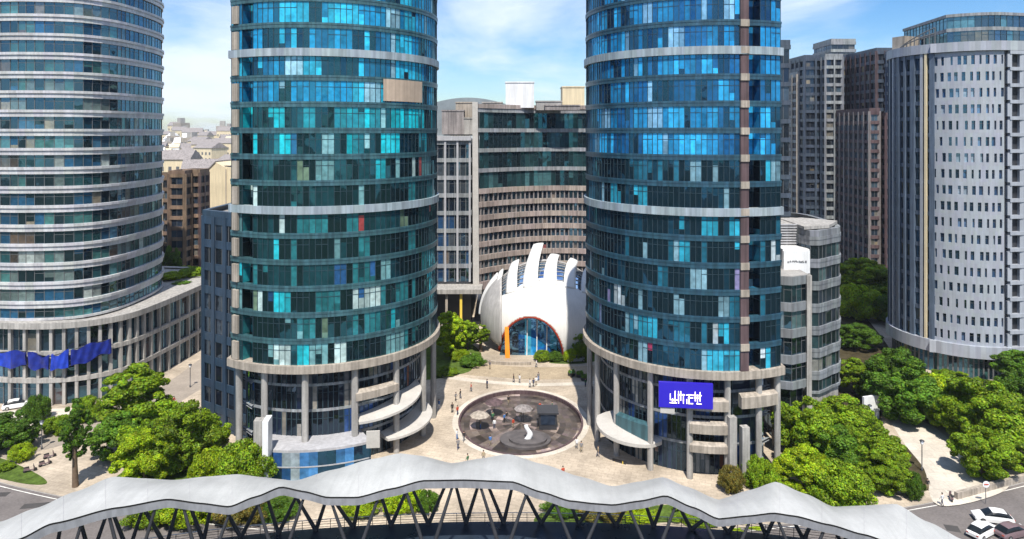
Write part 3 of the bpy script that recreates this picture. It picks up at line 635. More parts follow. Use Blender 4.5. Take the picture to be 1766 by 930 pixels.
cap(MBK, cpl, zt + .05, M['roofgrey']); slab_band(MBK, resample(cpl, 2.6), zt, zt + 1.1, .5, M['band_beige'], r4, name='parapet')
wpl = [(-34, 177.5), (-10.6, 178), (-10.6, 204), (-34, 204)]
for k in range(8):
    zb = 11.0 + k * 4.6; glass_band(MBK, offset(resample(ccw(wpl), 1.45), -.3), zb, zb + 3.6, PAL_M + [(14, (.015, .05, .12))], [M['glass_grey'], M['mullgrey']], r4, mull=.18); slab_band(MBK, resample(ccw(wpl), 2.9), zb + 3.55, zb + 4.6, .05, M['band_grey'], r4)
for x in [-33.4 + 3.2 * i for i in range(8)]:
    mb = MB(); mb.box(x - .26, x + .26, 177.2 + (x + 34) * .0214, 178.2 + (x + 34) * .0214, 11, 47.8); mb.build('pier', M['fascia'], MBK)
mb = MB(); mb.box(-33.9, -10.7, 178, 204, PZ, 11); mb.build('plinth_wall', M['darksteel'], MBK)
cap(MBK, wpl, 48.1, M['roofgrey']); mb = MB(); mb.box(-34, -10.6, 177.3, 177.9, 47.8, 49); mb.build('parapet', M['fascia'], MBK)
mb = MB(); mb.hexa([(-10.1, 176.6, 9.5), (-8.5, 176.6, 9.5), (-8.5, 183, 9.5), (-10.1, 183, 9.5), (-10.3, 176.9, 57.8), (-8.9, 176.9, 57.8), (-8.9, 183, 57.8), (-10.3, 183, 57.8)]); mb.build('fin', M['offwhite'], MBK)
mb = MB(); mb.box(X(740, 176), X(832, 176), 171.5, 178, 9.3, 10.4); mb.build('entrance_canopy', M['concrete'], MBK)
for px_ in (770, 795): mb = MB(); x = X(px_, 172.5); mb.box(x - .3, x + .3, 172.4, 173, PZ, 9.3); mb.build('column', M['stone'] if px_ < 780 else M['yellow'], MBK)
def roof_box(px0, px1, y0, y1, d, mat, dep=7, name='penthouse'):
    mb = MB(); mb.box(X(px0, d), X(px1, d), d, d + dep, Z(y1, d), Z(y0, d)); mb.box(X(px0, d) - .15, X(px1, d) + .15, d - .15, d + dep + .15, Z(y0, d), Z(y0, d) + .35); return mb.build(name, mat, MBK)
roof_box(872, 921, 143, 186, 187, M['white']); roof_box(970, 1008, 151, 186, 190, M['cream'])
mb = MB()   # shallow glazed barrel roof over the left wing
rows = [[(X(752 + 122 * i / 16, 196), 190 + 12 * j, 55.6 + 4.0 * math.sin(math.pi * (.22 + .6 * i / 16))) for i in range(17)] for j in range(2)]
mb.grid(rows); mb.grid([rows[0], [(p[0], p[1], 49) for p in rows[0]]], smooth=False, flip=True); mb.build('barrel_roof', pmat('barrel_sheet', (.36, .42, .46), .4, var=.2, scale=.3, tile=(2.0, 2.0), tilecol=.6), MBK)
for i, (px0, px1, y0, d) in enumerate(((762, 800, 192, 184), (786, 818, 178, 187), (800, 815, 205, 181), (925, 968, 176, 186), (940, 1000, 183, 184), (832, 866, 178, 184))):
    roof_box(px0, px1, y0, 232 if px0 < 815 else 190, d, [M['pinkstone'], M['stone'], M['concrete'], M['roofgrey'], M['pinkstone'], M['concrete']][i], 4, 'roof_hut')

# ---------------------------------------------------------------- white shell pavilion
DS = empty('shell_pavilion', (5.0, 161.5, 0), 'white egg shaped shell pavilion with slotted fingers and arched glass mouth', 'pavilion')
DX, DY, DZc, DA, DB, DC = 8.0, 163.0, 6.2, 14.6, 13.2, 13.4
def shell(u, lat, k=1.0): return Vector((DX + DA * k * math.sin(lat), DY - DB * k * math.cos(lat) * math.cos(u), DZc + DC * k * math.cos(lat) * math.sin(u)))
AXc, AW, AH = 4.3, 7.1, 9.3
inarch = lambda p: p.y < DY - 3 and ((p.x - AXc) / AW) ** 2 + (max(p.z, 0) / AH) ** 2 < 1
NU, NV = 200, 180
def surf(k, lift=0): return [[shell(-.48 + 4.1 * i / NU, -math.pi / 2 * .985 + math.pi * .985 * j / NV, k + lift * max(0, min(1, ((-.48 + 4.1 * i / NU) - .95) / .6)) ** 1.5) for j in range(NV + 1)] for i in range(NU + 1)]
S0 = surf(1.0, .065)
edges = [-.80, -.62, -.50, -.30, -.19, -.02, .10, .26, .37, .55, .66, .9]      # slot borders as lat: white, dark, white ...
slots = [(-.80, -.66), (-.50, -.36), (-.16, -.04), (.13, .26), (.43, .55), (.70, .82)]
def sl_at(lat): return any(a < lat < b for a, b in slots)
def ucut(lat): return .80 - .12 * abs(lat)
def cell(i, j):
    u = -.48 + 4.1 * (i + .5) / NU; lat = -math.pi / 2 * .985 + math.pi * .985 * (j + .5) / NV; return u, lat
def skip_shell(i, j):
    u, lat = cell(i, j); p = shell(u, lat)
    return inarch(p) or p.z < PZ - .6 or u > 1.68 or (-.80 < lat < .82 and ucut(lat) < u)
mb = MB(); mb.grid(S0, skip=skip_shell, flip=True)
sh = mb.build('shell', M['whiteshell'], DS)
md = sh.modifiers.new('thick', 'SOLIDIFY'); md.thickness = .45; md.offset = -1
mb = MB(); mb.grid(surf(.985), skip=lambda i, j: cell(i, j)[0] < 1.5 or shell(*cell(i, j)).z < PZ - .6, flip=True); mb.build('back_shell', M['greyshell'], DS)
mb = MB(); mb.grid(surf(.975), skip=lambda i, j: not (-.84 < cell(i, j)[1] < .86 and ucut(cell(i, j)[1]) - .1 < cell(i, j)[0] < 1.75), flip=True); mb.build('slot_glazing', [M['glass_dark']], DS)
for q in range(8):      # ribs behind the fingers
    mb = MB(); mb.tube([shell(.9 + q * .11, -.8 + 1.62 * k / 24, .982) for k in range(25)], .09, 6); mb.build('slot_rib', M['greyshell'], DS)
for n_, (a, b, lift) in enumerate(((-.68, -.48, .2), (-.38, -.15, 3.0), (-.06, .14, .3), (.25, .44, .35), (.54, .71, .2), (-.90, -.78, .1), (.81, .95, .1))):
    rows = []; cu = ucut((a + b) / 2) - .03
    for q in range(19):
        f = q / 18; u = cu + (1.55 - cu) * f; k = 1.004 + .055 * f ** 1.4; hw = (b - a) / 2 * (1 - .34 * f ** 1.5); m_ = (a + b) / 2 + .10 * f * f
        up = Vector((lift * .3 * f * f, 0, lift * f ** 2.4)); rows.append([shell(u, m_ + hw * v, k + .006 * (1 - v * v)) + up for v in (-1, -.5, 0, .5, 1)])
    mb = MB(); mb.grid(rows, flip=True); fo = mb.build('finger', M['whiteshell'], DS); md = fo.modifiers.new('thick', 'SOLIDIFY'); md.thickness = .4; md.offset = -1
# grey ribbed outer shell on the left flank
mb = MB(); rows = [[shell(-.45 + 2.4 * i / 40, -1.52 + .78 * j / 24, 1.045) for j in range(25)] for i in range(41)]
mb.grid(rows, flip=True, skip=lambda i, j: rows[i][j].z < PZ - .5 or inarch(rows[i][j])); so_ = mb.build('side_shell', M['greyshell'], DS); md = so_.modifiers.new('thick', 'SOLIDIFY'); md.thickness = .3; md.offset = -1
for lat in (-1.3, -1.1, -.92):
    mb = MB(); mb.tube([shell(-.35 + 1.9 * i / 20, lat, 1.05) for i in range(21)], .12, 6); mb.build('side_rib', M['fascia'], DS)
# red rim, glazing and orange post of the mouth
def onshell(x, z):      # the front of the shell at x, z
    q = 1 - ((x - DX) / DA) ** 2 - ((z - DZc) / DC) ** 2; return Vector((x, DY - DB * math.sqrt(max(.05, q)), z))
rim = [onshell(AXc + AW * math.cos(a), max(PZ, AH * math.sin(a))) for a in [math.pi * i / 40 for i in range(41)]]
mb = MB(); mb.tube([p + Vector((0, -.12, 0)) for p in rim], .36, 8); mb.build('mouth_rim', M['red'], DS)
mb = MB(); inr = [p + Vector((0, 2.0, 0)) for p in rim]
mb.grid([rim, inr]); mb.build('mouth_reveal', M['red'], DS)
mb = MB(); ng = 10; g = runs([(3, (.005, .03, .10)), (4, (.01, .12, .42)), (3, (.01, .25, .60)), (1, (.06, .42, .65))], r4)
for i in range(ng):
    for j in range(5):
        x0, x1 = AXc - AW + 2 * AW * i / ng, AXc - AW + 2 * AW * (i + 1) / ng; c = next(g) if x0 > AXc - AW * .45 else (.01, .008, .008)
        zf = lambda x: AH * math.sqrt(max(.0, 1 - ((x - AXc) / AW) ** 2)); yy = lambda z: 152.6 + z * .12
        P_ = [(x, yy(zf(x) * f), PZ + zf(x) * f * .985) for x, f in ((x0, j / 5), (x1, j / 5), (x1, (j + 1) / 5), (x0, (j + 1) / 5))]; mb.face(P_, 0, c)
mb.build('mouth_glazing', [M['glass_arch']], DS)
for x in (AXc - 1.0, AXc + 1.2, AXc + 3.4):
    mb = MB(); mb.tube([(x, 152.2, PZ), (x + .15, 153.1, AH * .86 * math.sqrt(1 - ((x - AXc) / AW) ** 2))], .13, 6); mb.build('mullion', M['white'], DS)
mb = MB(); x = X(876, 150.5); mb.hexa([(x - .6, 150.6, PZ), (x + .45, 150.6, PZ), (x + .45, 151.3, PZ), (x - .6, 151.3, PZ), (x - .75, 151.6, 6.6), (x + .15, 151.6, 6.6), (x + .15, 152.2, 6.6), (x - .75, 152.2, 6.6)]); mb.build('orange_post', M['orange'], DS)
# low curved wall ramp at its foot
RW = MB(); pts = spline([(-9.5, 152), (-6, 147.6), (-1, 146), (4, 146)], 8, closed=False); RW.prism(pts + [(p[0] + .1, p[1] + .35) for p in pts[::-1]], PZ, .75)
tag(RW.build('low_wall', M['stone'], loc=None), 'low curved stone wall sweeping round the foot of the white shell', 'wall')

# ---------------------------------------------------------------- right side
r5 = random.Random(53)
RA = empty('stepped_annex', (50, 118, 0), 'grey stepped annex with a rounded striped wing beside the blue tower', 'building')
PAL_G = [(45, (.008, .014, .018)), (22, (.02, .045, .05)), (14, (.06, .10, .10)), (4, (.18, .18, .16))]
fx0, fx1 = X(1334, 109), X(1394, 109)
apl = ccw([(fx0, 108.2), (fx0 + 2.4, 107.4), (fx1, 109), (fx1 + 1.0, 124), (fx0, 124)])
zz0 = Z(475, 108.5)
for k in range(4):
    zb = 10.6 + k * 4.15; glass_band(RA, offset(resample(apl, 1.1), -.35), zb, zb + 2.85, PAL_G, [M['glass_grey'], M['mullgrey']], r5, transom=True); slab_band(RA, resample(apl, 2.5), zb + 2.8, zb + 4.15, .05, M['band_slate'], r5)
slab_band(RA, resample(apl, 2.5), 9.4, 10.6, .05, M['band_slate'], r5); glass_band(RA, offset(resample(apl, 1.8), -.8), PZ, 9.4, PAL_A, [M['glass_dark'], M['mullgrey']], r5, name='shopfront')
for p in (apl[0], apl[2]):
    mb = MB(); mb.obox(p, .8, .8, PZ, 27.2, 0); mb.build('pier', M['concrete'], RA)
cap(RA, apl, 27.3, M['roofgrey'])
bx0, bx1 = X(1350, 113), X(1396, 113)
mb = MB(); mb.box(bx0, bx1, 113, 120, 27.3, Z(430, 113)); mb.build('roof_box', M['white'], RA)
mb = MB(); mb.box(bx0 + .2, bx1 + 2.6, 117, 126, Z(430, 113), Z(388, 117)); mb.build('upper_block', M['concrete'], RA)
mb = MB(); 
for i in range(8): z = Z(430, 113) + .3 + i * .45; mb.box(bx0 + .3, bx1 - .3, 116.7, 117.02, z, z + .2)
mb.build('louvre', M['fascia'], RA)
wing = ccw(spline([(fx1 + 2.2, 113.4), (fx1 + 7.0, 116.0), (fx1 + 9.6, 118.6), (fx1 + 11.2, 126), (fx1 + 10.5, 138), (fx1 + 1, 138), (fx1 + 1.2, 124)], 3))
banded(RA, wing, 6.6, 7, 3.72, 1.45, 1.4, M['glass_dark'], M['band_slate'], PAL_G, r5, off=.18, lip=.06, sname='wing_band')
slab_band(RA, resample(wing, 2), PZ, 6.6, -.2, M['concrete'], r5, name='wing_base')
mb = MB()   # pointed roof blade over the wing
zr = 6.6 + 7 * 3.72 + 1.1
mb.prism([(fx1 + 1.4, 113.8), (fx1 + 6.4, 115.6), (fx1 + 10.6, 121.5), (fx1 + 6, 126), (fx1 + 1.6, 124)], zr, zr + .5); mb.build('roof_blade', M['concrete'], RA)
WS = empty('wall_sign', ((bx0 + bx1) / 2, 112.7, 29), 'white rooftop panel carrying one thin line of dark lettering', 'sign')
mb = MB(); mb.box(bx0 + .05, bx1 - .05, 112.7, 112.95, Z(472, 112.7), Z(433, 112.7)); mb.build('panel', M['white'], WS)
glyphs(WS, 'lettering', (bx0 + bx1) / 2, 112.7, 0, Z(453, 112.7), .32, 9, .36, M['ink'], random.Random(4), dep=.02, dense=5)

SLV = empty('slab_tower', (55, 142, 0), 'thin dark slab tower peeping out behind the blue tower', 'tower')
banded(SLV, [(X(1330, 138), 138), (X(1361, 138), 138), (X(1361, 138) + .5, 152), (X(1330, 138), 152)], PZ, 18, 3.75, .9, 1.3, M['glass_dark'], M['darkband'], PAL_A, r5, off=.25)

# white round tower with punched windows
WT = empty('round_tower', (98, 150, 0), 'round white tower with rows of narrow punched windows and a glass penthouse', 'tower')
wcx, wcy, wr = 98.0, 150.0, 13.2
Pw = lambda t, rr=wr: (wcx + rr * math.sin(t), wcy - rr * math.cos(t))
ZB, ZT, RH = 6.4, 67.0, 3.3
NROW = 18
t0, t1 = R_(-53), R_(3); ncol = 10
arcw = (t1 - t0) * wr; cw_ = arcw / ncol; ww, wh = .62, 1.8
cl_ = MB()
TT = lambda u: t0 + u / wr
win_list = []
for rI in range(NROW):
    zb = ZB + 1.2 + rI * RH; sh_ = r5.uniform(-.1, .1)
    u = 0
    cuts = []
    for c in range(ncol):
        uc = (c + .5) * cw_ + r5.uniform(-.2, .2) + (.15 if rI % 2 else -.15); wv = ww * r5.choice((.6, .8, 1, 1, 1.15)); cuts.append((uc - wv / 2, uc + wv / 2))
    zlo, zhi = zb - .65, zb - .65 + RH
    prev = 0
    for (a, b) in cuts + [(arcw, arcw)]:
        nseg = 1; p, q = Pw(TT(prev)), Pw(TT(a)); cl_.face([(*p, zlo), (*q, zlo), (*q, zhi), (*p, zhi)], 0, jitcol(.025, r5))
        if b > a:
            p, q = Pw(TT(a)), Pw(TT(b)); pi, qi = Pw(TT(a), wr - .35), Pw(TT(b), wr - .35); c_ = jitcol(.025, r5)
            cl_.face([(*p, zlo), (*q, zlo), (*q, zb), (*p, zb)], 0, c_); cl_.face([(*p, zb + wh), (*q, zb + wh), (*q, zhi), (*p, zhi)], 0, c_)
            cl_.face([(*p, zb), (*pi, zb), (*pi, zb + wh), (*p, zb + wh)], 0); cl_.face([(*qi, zb), (*q, zb), (*q, zb + wh), (*qi, zb + wh)], 0)
            cl_.face([(*p, zb), (*q, zb), (*qi, zb), (*pi, zb)], 0); cl_.face([(*pi, zb + wh), (*qi, zb + wh), (*q, zb + wh), (*p, zb + wh)], 0)
            win_list.append((rI, cuts.index((a, b)), pi, qi, zb))
        prev = b
cl_.build('cladding', M['facadewhite'], WT)
rest = MB(); nw = 0
PALW = [(34, (.01, .02, .045)), (28, (.03, .06, .13)), (14, (.09, .14, .24)), (6, (.25, .3, .36))]; g = runs(PALW, r5)
def add_win(mb, p, q, zb):
    c = next(g); mb.face([(*p, zb), (*q, zb), (*q, zb + wh), (*p, zb + wh)], 0, c); mx_, my_ = (p[0] + q[0]) / 2, (p[1] + q[1]) / 2
    nn = Vector((mx_ - wcx, my_ - wcy)).normalized() * .06; t_ = (Vector(q) - Vector(p)); t_ = t_ * .06
    for zc in (zb + wh * .68,): mb.face([(p[0] + nn.x, p[1] + nn.y, zc - .03), (q[0] + nn.x, q[1] + nn.y, zc - .03), (q[0] + nn.x, q[1] + nn.y, zc + .04), (p[0] + nn.x, p[1] + nn.y, zc + .04)], 1)
for rI, c, p, q, zb in win_list:
    if c >= 4 and nw < 100: mb = MB(); add_win(mb, p, q, zb); mb.build('window', [M['glass_grey'], M['mullgrey']], WT); nw += 1
    else: add_win(rest, p, q, zb)
tag(rest.build('window', [M['glass_grey'], M['mullgrey']], WT), kind='stuff')
# left flank: tall amber windows between piers, right flank: balconies
PAL_AM = [(20, (.10, .075, .03)), (30, (.012, .014, .02)), (14, (.05, .05, .04)), (14, (.02, .04, .08))]
fl = [Pw(R_(-53) - (R_(97)) * i / 22) for i in range(23)]
right = [(112, 138.8), (126, 142), (126, 170), (100, 172)]
tot = ccw([Pw(R_(4)), Pw(R_(7))] + right + fl[::-1] + [Pw(R_(-53) + R_(56) * i / 14, wr) for i in range(0, 15)])
for k in range(NROW):
    zb = ZB + .55 + k * RH; mb = MB(); g2 = runs(PAL_AM, r5)
    for i, (p, q) in enumerate(zip(fl, fl[1:])):
        p, q = Pw(R_(-53) - R_(97) * i / 22, wr - .4), Pw(R_(-53) - R_(97) * (i + 1) / 22, wr - .4)
        mb.face([(*q, zb), (*p, zb), (*p, zb + 2.5), (*q, zb + 2.5)], 0, next(g2))
    mb.build('flank_window_row', [M['glass_grey']], WT)
    mb = MB()
    for i in range(22):
        a, b = R_(-53) - R_(97) * i / 22, R_(-53) - R_(97) * (i + 1) / 22
        p, q, pi, qi = Pw(a), Pw(b), Pw(a, wr - .5), Pw(b, wr - .5); z1_, z2_ = zb + 2.5, zb + RH
        mb.face([(*q, z1_), (*p, z1_), (*p, z2_), (*q, z2_)]); mb.face([(*q, z2_), (*p, z2_), (*pi, z2_), (*qi, z2_)]); mb.face([(*qi, z1_), (*pi, z1_), (*p, z1_), (*q, z1_)])
    mb.build('flank_band', M['flank'], WT)
for i in range(0, 23, 2):
    a = R_(-53) - R_(97) * i / 22; p = Pw(a, wr - .05); mb = MB(); mb.obox(p, .55 if i % 4 else .95, .7, ZB, ZT + .4, a); mb.build('flank_pier', M['facadewhite'] if i % 8 == 2 else M['flank'], WT)
a = R_(-58); mb = MB(); mb.obox(Pw(a, wr + .1), .45, .6, ZB, ZT, a); mb.build('yellow_strip', M['cream'], WT)
rp_ = [Pw(R_(7)), (112, 138.8), (126, 142), (126, 170), (100, 172), (97, 150)]
for k in range(NROW):
    zb = ZB + .55 + k * RH; pts_ = resample(rp_[:3], 1.4)[:-14] if False else resample([rp_[0], rp_[1]], 1.3)
    seg = [(rp_[0][0] + (rp_[1][0] - rp_[0][0]) * f, rp_[0][1] + (rp_[1][1] - rp_[0][1]) * f) for f in [i / 9 for i in range(10)]]
    mb = MB(); g2 = runs(PAL_LG, r5)
    for p, q in zip(seg, seg[1:]): mb.face([(p[0], p[1] + .5, zb), (q[0], q[1] + .5, zb), (q[0], q[1] + .5, zb + 2.6), (p[0], p[1] + .5, zb + 2.6)], 0, next(g2))
    mb.build('flank_window_row', [M['glass_grey']], WT)
    mb = MB(); p, q = seg[0], seg[-1]; mb.hexa([(p[0], p[1] - .5, zb + 2.6), (q[0], q[1] - .5, zb + 2.6), (q[0], q[1] + .6, zb + 2.6), (p[0], p[1] + .6, zb + 2.6), (p[0], p[1] - .5, zb + RH), (q[0], q[1] - .5, zb + RH), (q[0], q[1] + .6, zb + RH), (p[0], p[1] + .6, zb + RH)]); mb.build('balcony', M['facadewhite'], WT); mb = MB()
    for f in range(0, 10, 2): mb.box(seg[f][0] - .45, seg[f][0] + .45, seg[f][1] - .35, seg[f][1] + .55, zb, zb + 2.6)
    mb.build('balcony_pier', M['facadewhite'], WT)
mb = MB(); p = Pw(R_(5), wr - .6); mb.obox(p, 1.0, .5, ZB, ZT, R_(5)); mb.build('dark_slot', M['darksteel'], WT)
mb = MB(); mb.prism([(x, y) for x, y in offset(tot, -.45)], ZB - .5, ZT - .2); mb.build('core', M['darksteel'], WT)
slab_band(WT, resample(tot, 1.6), ZT - .6, ZT + 1.3, .5, M['facadewhite'], r5, name='crown_ring', inner=2)
cap(WT, tot, ZT + .8, M['roofgrey'])
slab_band(WT, resample(tot, 1.6), ZB - 1.9, ZB + .55, .7, M['facadewhite'], r5, name='base_ring', inner=2)
glass_band(WT, offset(resample(tot, 1.7), -.6), PZ, ZB - 1.9, PAL_L, [M['glass_grey'], M['mullgrey']], r5, name='shopfront', mull=.3)
ph = ccw([Pw(R_(-42), wr - 1.0)] + [Pw(R_(-42) + R_(45) * i / 8, wr - 1.0) for i in range(1, 9)] + [(124, 143), (124, 160), (92, 160)])
for za, zb in ((ZT + .8, ZT + 3.6), (ZT + 4.3, ZT + 6.6)): glass_band(WT, resample(ph, 1.5), za, zb, PAL_AM + [(30, (.06, .15, .18)), (20, (.12, .2, .22))], [M['glass_grey'], M['mull']], r5, name='penthouse_glazing')
slab_band(WT, resample(ph, 2), ZT + 3.6, ZT + 4.3, .15, M['band_grey'], r5, name='penthouse_band'); slab_band(WT, resample(ph, 2), ZT + 6.6, ZT + 7.2, .3, M['band_grey'], r5, name='penthouse_band'); cap(WT, ph, ZT + 7.1, M['roofgrey'], name='penthouse_roof')
mb = MB()
for i in range(9):
    f = i / 8; p = Vector(Pw(R_(-92) + R_(40) * f, wr - .8)); mb.tube([(p.x, p.y, ZT + 1), (p.x, p.y, ZT + 1.6 + 3.2 * f)], .12, 6)
for zz_ in (0, 1.2): mb.tube([(*Pw(R_(-92) + R_(40) * i / 8, wr - .8), ZT + 1.6 + 3.2 * i / 8 - zz_ * i / 8) for i in range(9)], .12, 6)
mb.build('roof_frame', M['mullgrey'], WT)
mb = MB(); mb.obox(Pw(R_(-105), wr - 3), 5, 3, ZT + .8, ZT + 4.2, .4); mb.build('roof_hut', M['stone'], WT)

# residential towers behind
r6 = random.Random(61)
PAL_R = [(45, (.008, .012, .02)), (18, (.02, .03, .05)), (12, (.05, .08, .11)), (8, (.14, .13, .11)), (4, (.2, .16, .1))]
RT = empty('apartment_tower', (113, 250, 0), 'tall slender apartment tower of stepped shafts with a boxy rooftop crown', 'tower')
def shaft(root, px0, px1, ytop, d, dep, smat, step=1.9, fh=3.0, sph=1.05, glass='glass_dark', ps=None, pm=None, z0=PZ, off=.35):
    zt = Z(ytop, d); nf = max(1, round((zt - z0) / fh)); fh = (zt - z0) / nf; x0, x1 = X(px0, d), X(px1, d)
    banded(root, [(x0, d), (x1, d), (x1, d + dep), (x0, d + dep)], z0, nf, fh, sph, step, M[glass], smat, PAL_R, r6, off=off, piers=ps, pmatl=pm, sstep=5)
shaft(RT, 1376, 1400, 128, 243, 22, M['band_grey'], ps=(4.5, .9, .5), pm=M['stone'])
shaft(RT, 1388, 1424, 100, 238, 26, M['darkband'], ps=(3.6, .7, .5), pm=M['darkband'])
shaft(RT, 1424, 1452, 98, 234, 24, M['band_grey'], ps=(2.6, .5, .6), pm=M['band_grey'])
shaft(RT, 1450, 1476, 100, 238, 24, M['darkband'], ps=(4, .6, .5), pm=M['darkband'])
shaft(RT, 1474, 1498, 104, 235, 24, M['pinkstone'], ps=(2.5, .8, .5), pm=M['stone'])
shaft(RT, 1496, 1524, 104, 242, 24, M['darkband'], ps=(4.0, .8, .5), pm=M['maroon'])
shaft(RT, 1434, 1474, 72, 242, 14, M['band_grey'], z0=Z(98, 242))
RM = empty('apartment_tower', (125, 215, 0), 'dark maroon apartment tower squeezed between the slender and white towers', 'tower')
shaft(RM, 1512, 1540, 88, 218, 26, M['darkband'], ps=(3.2, .7, .5), pm=M['maroon'])
shaft(RM, 1538, 1562, 92, 214, 26, M['band_grey'], ps=(2.6, .6, .5), pm=M['flank'])
shaft(RM, 1500, 1516, 192, 212, 22, M['maroon'], ps=(3, .6, .5), pm=M['pinkstone'])
shaft(RM, 1528, 1556, 200, 210, 8, M['maroon'], ps=(2.4, .5, .5), pm=M['maroon'])

# left background: brown apartments, cream gable, far city
BA = empty('apartment_block', (-96, 205, 0), 'brown brick apartment block in the gap behind the ringed office block', 'building')
shaft(BA, 262, 296, 305, 206, 6, M['brick'], fh=3.2, ps=(2.6, 1.1, .4), pm=M['stone'])
shaft(BA, 292, 318, 300, 202, 8, M['brick'], fh=3.2, ps=(3.4, .9, .5), pm=M['brick'])
shaft(BA, 316, 344, 298, 207, 6, M['brick'], fh=3.2, ps=(2.8, .7, .4), pm=M['maroon'])
CG = empty('gabled_block', (-88, 232, 0), 'plain cream block with a stepped gable above the brown apartments', 'building')
d_ = 228; x0, x1, xm = X(345, d_), X(418, d_), X(378, d_)
mb = MB(); prof = [(x0, PZ), (x1, PZ), (x1, Z(292, d_)), (X(386, d_), Z(288, d_)), (X(372, d_), Z(280, d_)), (x0, Z(308, d_))]
mb.face([(x, d_, z) for x, z in prof]); mb.face([(x, d_ + 20, z) for x, z in prof[::-1]])
for a, b in zip(prof, prof[1:] + prof[:1]): mb.face([(a[0], d_, a[1]), (a[0], d_ + 20, a[1]), (b[0], d_ + 20, b[1]), (b[0], d_, b[1])])
mb.build('wall', M['cream'], CG)
mb = MB(); mb.hexa([(x0 - .3, d_ - .3, Z(308, d_)), (X(372, d_), d_ - .3, Z(280, d_)), (X(372, d_), d_ + 20.3, Z(280, d_)), (x0 - .3, d_ + 20.3, Z(308, d_)), (x0 - .3, d_ - .3, Z(308, d_) + .4), (X(372, d_), d_ - .3, Z(280, d_) + .4), (X(372, d_), d_ + 20.3, Z(280, d_) + .4), (x0 - .3, d_ + 20.3, Z(308, d_) + .4)]); mb.build('roof', M['pinkstone'], CG)
mb = MB(); mb.box(X(390, d_) - .15, X(390, d_) + .15, d_ - .2, d_, PZ, Z(292, d_)); mb.build('downpipe', M['stone'], CG)
for px_ in (388, 396):
    mb = MB(); mb.tube([(X(px_, 230), 230, Z(292, 230) - .2), (X(px_, 230), 230, Z(292, 230) + 1.2)], .9, 10); mb.build('water_tank', M['darksteel'], CG)

r7 = random.Random(71); protos = []
for k in range(6):
    mb = MB(); wdt, dpt, hgt = r7.uniform(8, 15), r7.uniform(7, 12), r7.uniform(12, 24); wall, dark = 0, 1
    mb.box(-wdt / 2, wdt / 2, -dpt / 2, dpt / 2, 0, hgt, 0); nf = int(hgt / 3.2); nb = int(wdt / 2.6)
    for f in range(nf):
        for b in range(nb):
            x = -wdt / 2 + (b + .5) * wdt / nb; z = 1 + f * 3.2; mb.box(x - .6, x + .6, -dpt / 2 - .05, -dpt / 2 + .1, z, z + 1.5, 1)
    if k % 2: mb.hexa([(-wdt / 2 - .4, -dpt / 2 - .4, hgt), (wdt / 2 + .4, -dpt / 2 - .4, hgt), (wdt / 2 + .4, dpt / 2 + .4, hgt), (-wdt / 2 - .4, dpt / 2 + .4, hgt), (-wdt / 2, -.2, hgt + 3), (wdt / 2, -.2, hgt + 3), (wdt / 2, .2, hgt + 3), (-wdt / 2, .2, hgt + 3)], 2)
    else: mb.box(-wdt / 4, wdt / 6, -dpt / 4, dpt / 4, hgt, hgt + 3, 2)
    o = mb.build('distant_house', [[M['white'], M['cream'], M['white'], M['white'], M['stone'], M['white']][k], M['mullgrey'], [M['white'], M['pinkstone'], M['white'], M['cream'], M['concrete'], M['white']][k]], loc=(0, 0, 0))
    tag(o, 'small pale building crowded in the far district on the horizon', 'building', 'houses of the far district'); protos.append(o)
used = [False] * 6; cnt = 0
for i in range(300):
    if i < 235: d = 262 + 1300 * r7.random() ** 1.5; px_ = r7.uniform(262, 425)
    else: d = 420 + 1900 * r7.random() ** 1.4; px_ = r7.choice((r7.uniform(-300, 1000), r7.uniform(1300, 1420)))
    k = r7.randrange(6); o = protos[k] if not used[k] else protos[k].copy()
    if used[k]: COL.objects.link(o)
    used[k] = True; s_ = r7.uniform(.8, 1.3) * (1 + d / 2500); o.location = (X(px_, d), d, 0); o.scale = (s_, s_, s_ * (r7.uniform(.7, 1.25) if d < 900 else r7.uniform(.9, 1.7))); o.rotation_euler = (0, 0, r7.uniform(-.6, .6))

# ================================================================== FOOTBRIDGE WITH UNDULATING CANOPY
FB = empty('footbridge', (0, 76, 0), 'long footbridge under an undulating pale grey canopy on slanted struts', 'bridge')
def dr(px): return 80 - 10 * ((px - 883) / 883) ** 2
rear = [(-260, 985), (-120, 945), (0, 900), (60, 877), (130, 848), (195, 822), (245, 825), (300, 828), (355, 822), (410, 818), (452, 823), (505, 830), (575, 810), (640, 792), (690, 782), (725, 786), (780, 799), (828, 791), (876, 783), (938, 801), (1000, 822), (1057, 839), (1100, 831), (1144, 823), (1183, 839), (1239, 862), (1290, 846), (1338, 831), (1390, 852), (1437, 874), (1490, 872), (1545, 869), (1600, 900), (1664, 932), (1760, 985), (1900, 1050)]
front = [(-260, 1070), (-120, 1010), (0, 945), (30, 930), (90, 902), (200, 875), (290, 860), (345, 867), (395, 873), (440, 856), (485, 839), (525, 847), (565, 857), (615, 857), (675, 842), (730, 828), (800, 827), (883, 830), (935, 848), (983, 863), (1030, 868), (1057, 870), (1105, 863), (1148, 854), (1195, 874), (1239, 894), (1290, 889), (1334, 884), (1370, 889), (1430, 904), (1490, 921), (1560, 945), (1700, 1030), (1900, 1110)]
def lin(tab, x):
    for (a, ya), (b, yb) in zip(tab, tab[1:]):
        if x <= b: f = (x - a) / (b - a); f = f * f * (3 - 2 * f) * .45 + f * .55; return ya + (yb - ya) * f
    return tab[-1][1]
NS = 260; TOP = []; FB_f = []; rows = []
for i in range(NS + 1):
    px_ = -230 + 2100 * i / NS; d1, d0 = dr(px_), dr(px_) - 7
    a = Vector((X(px_, d1), d1, Z(lin(rear, px_), d1))); b = Vector((X(px_, d0), d0, Z(lin(front, px_), d0))); rows.append((a, b))
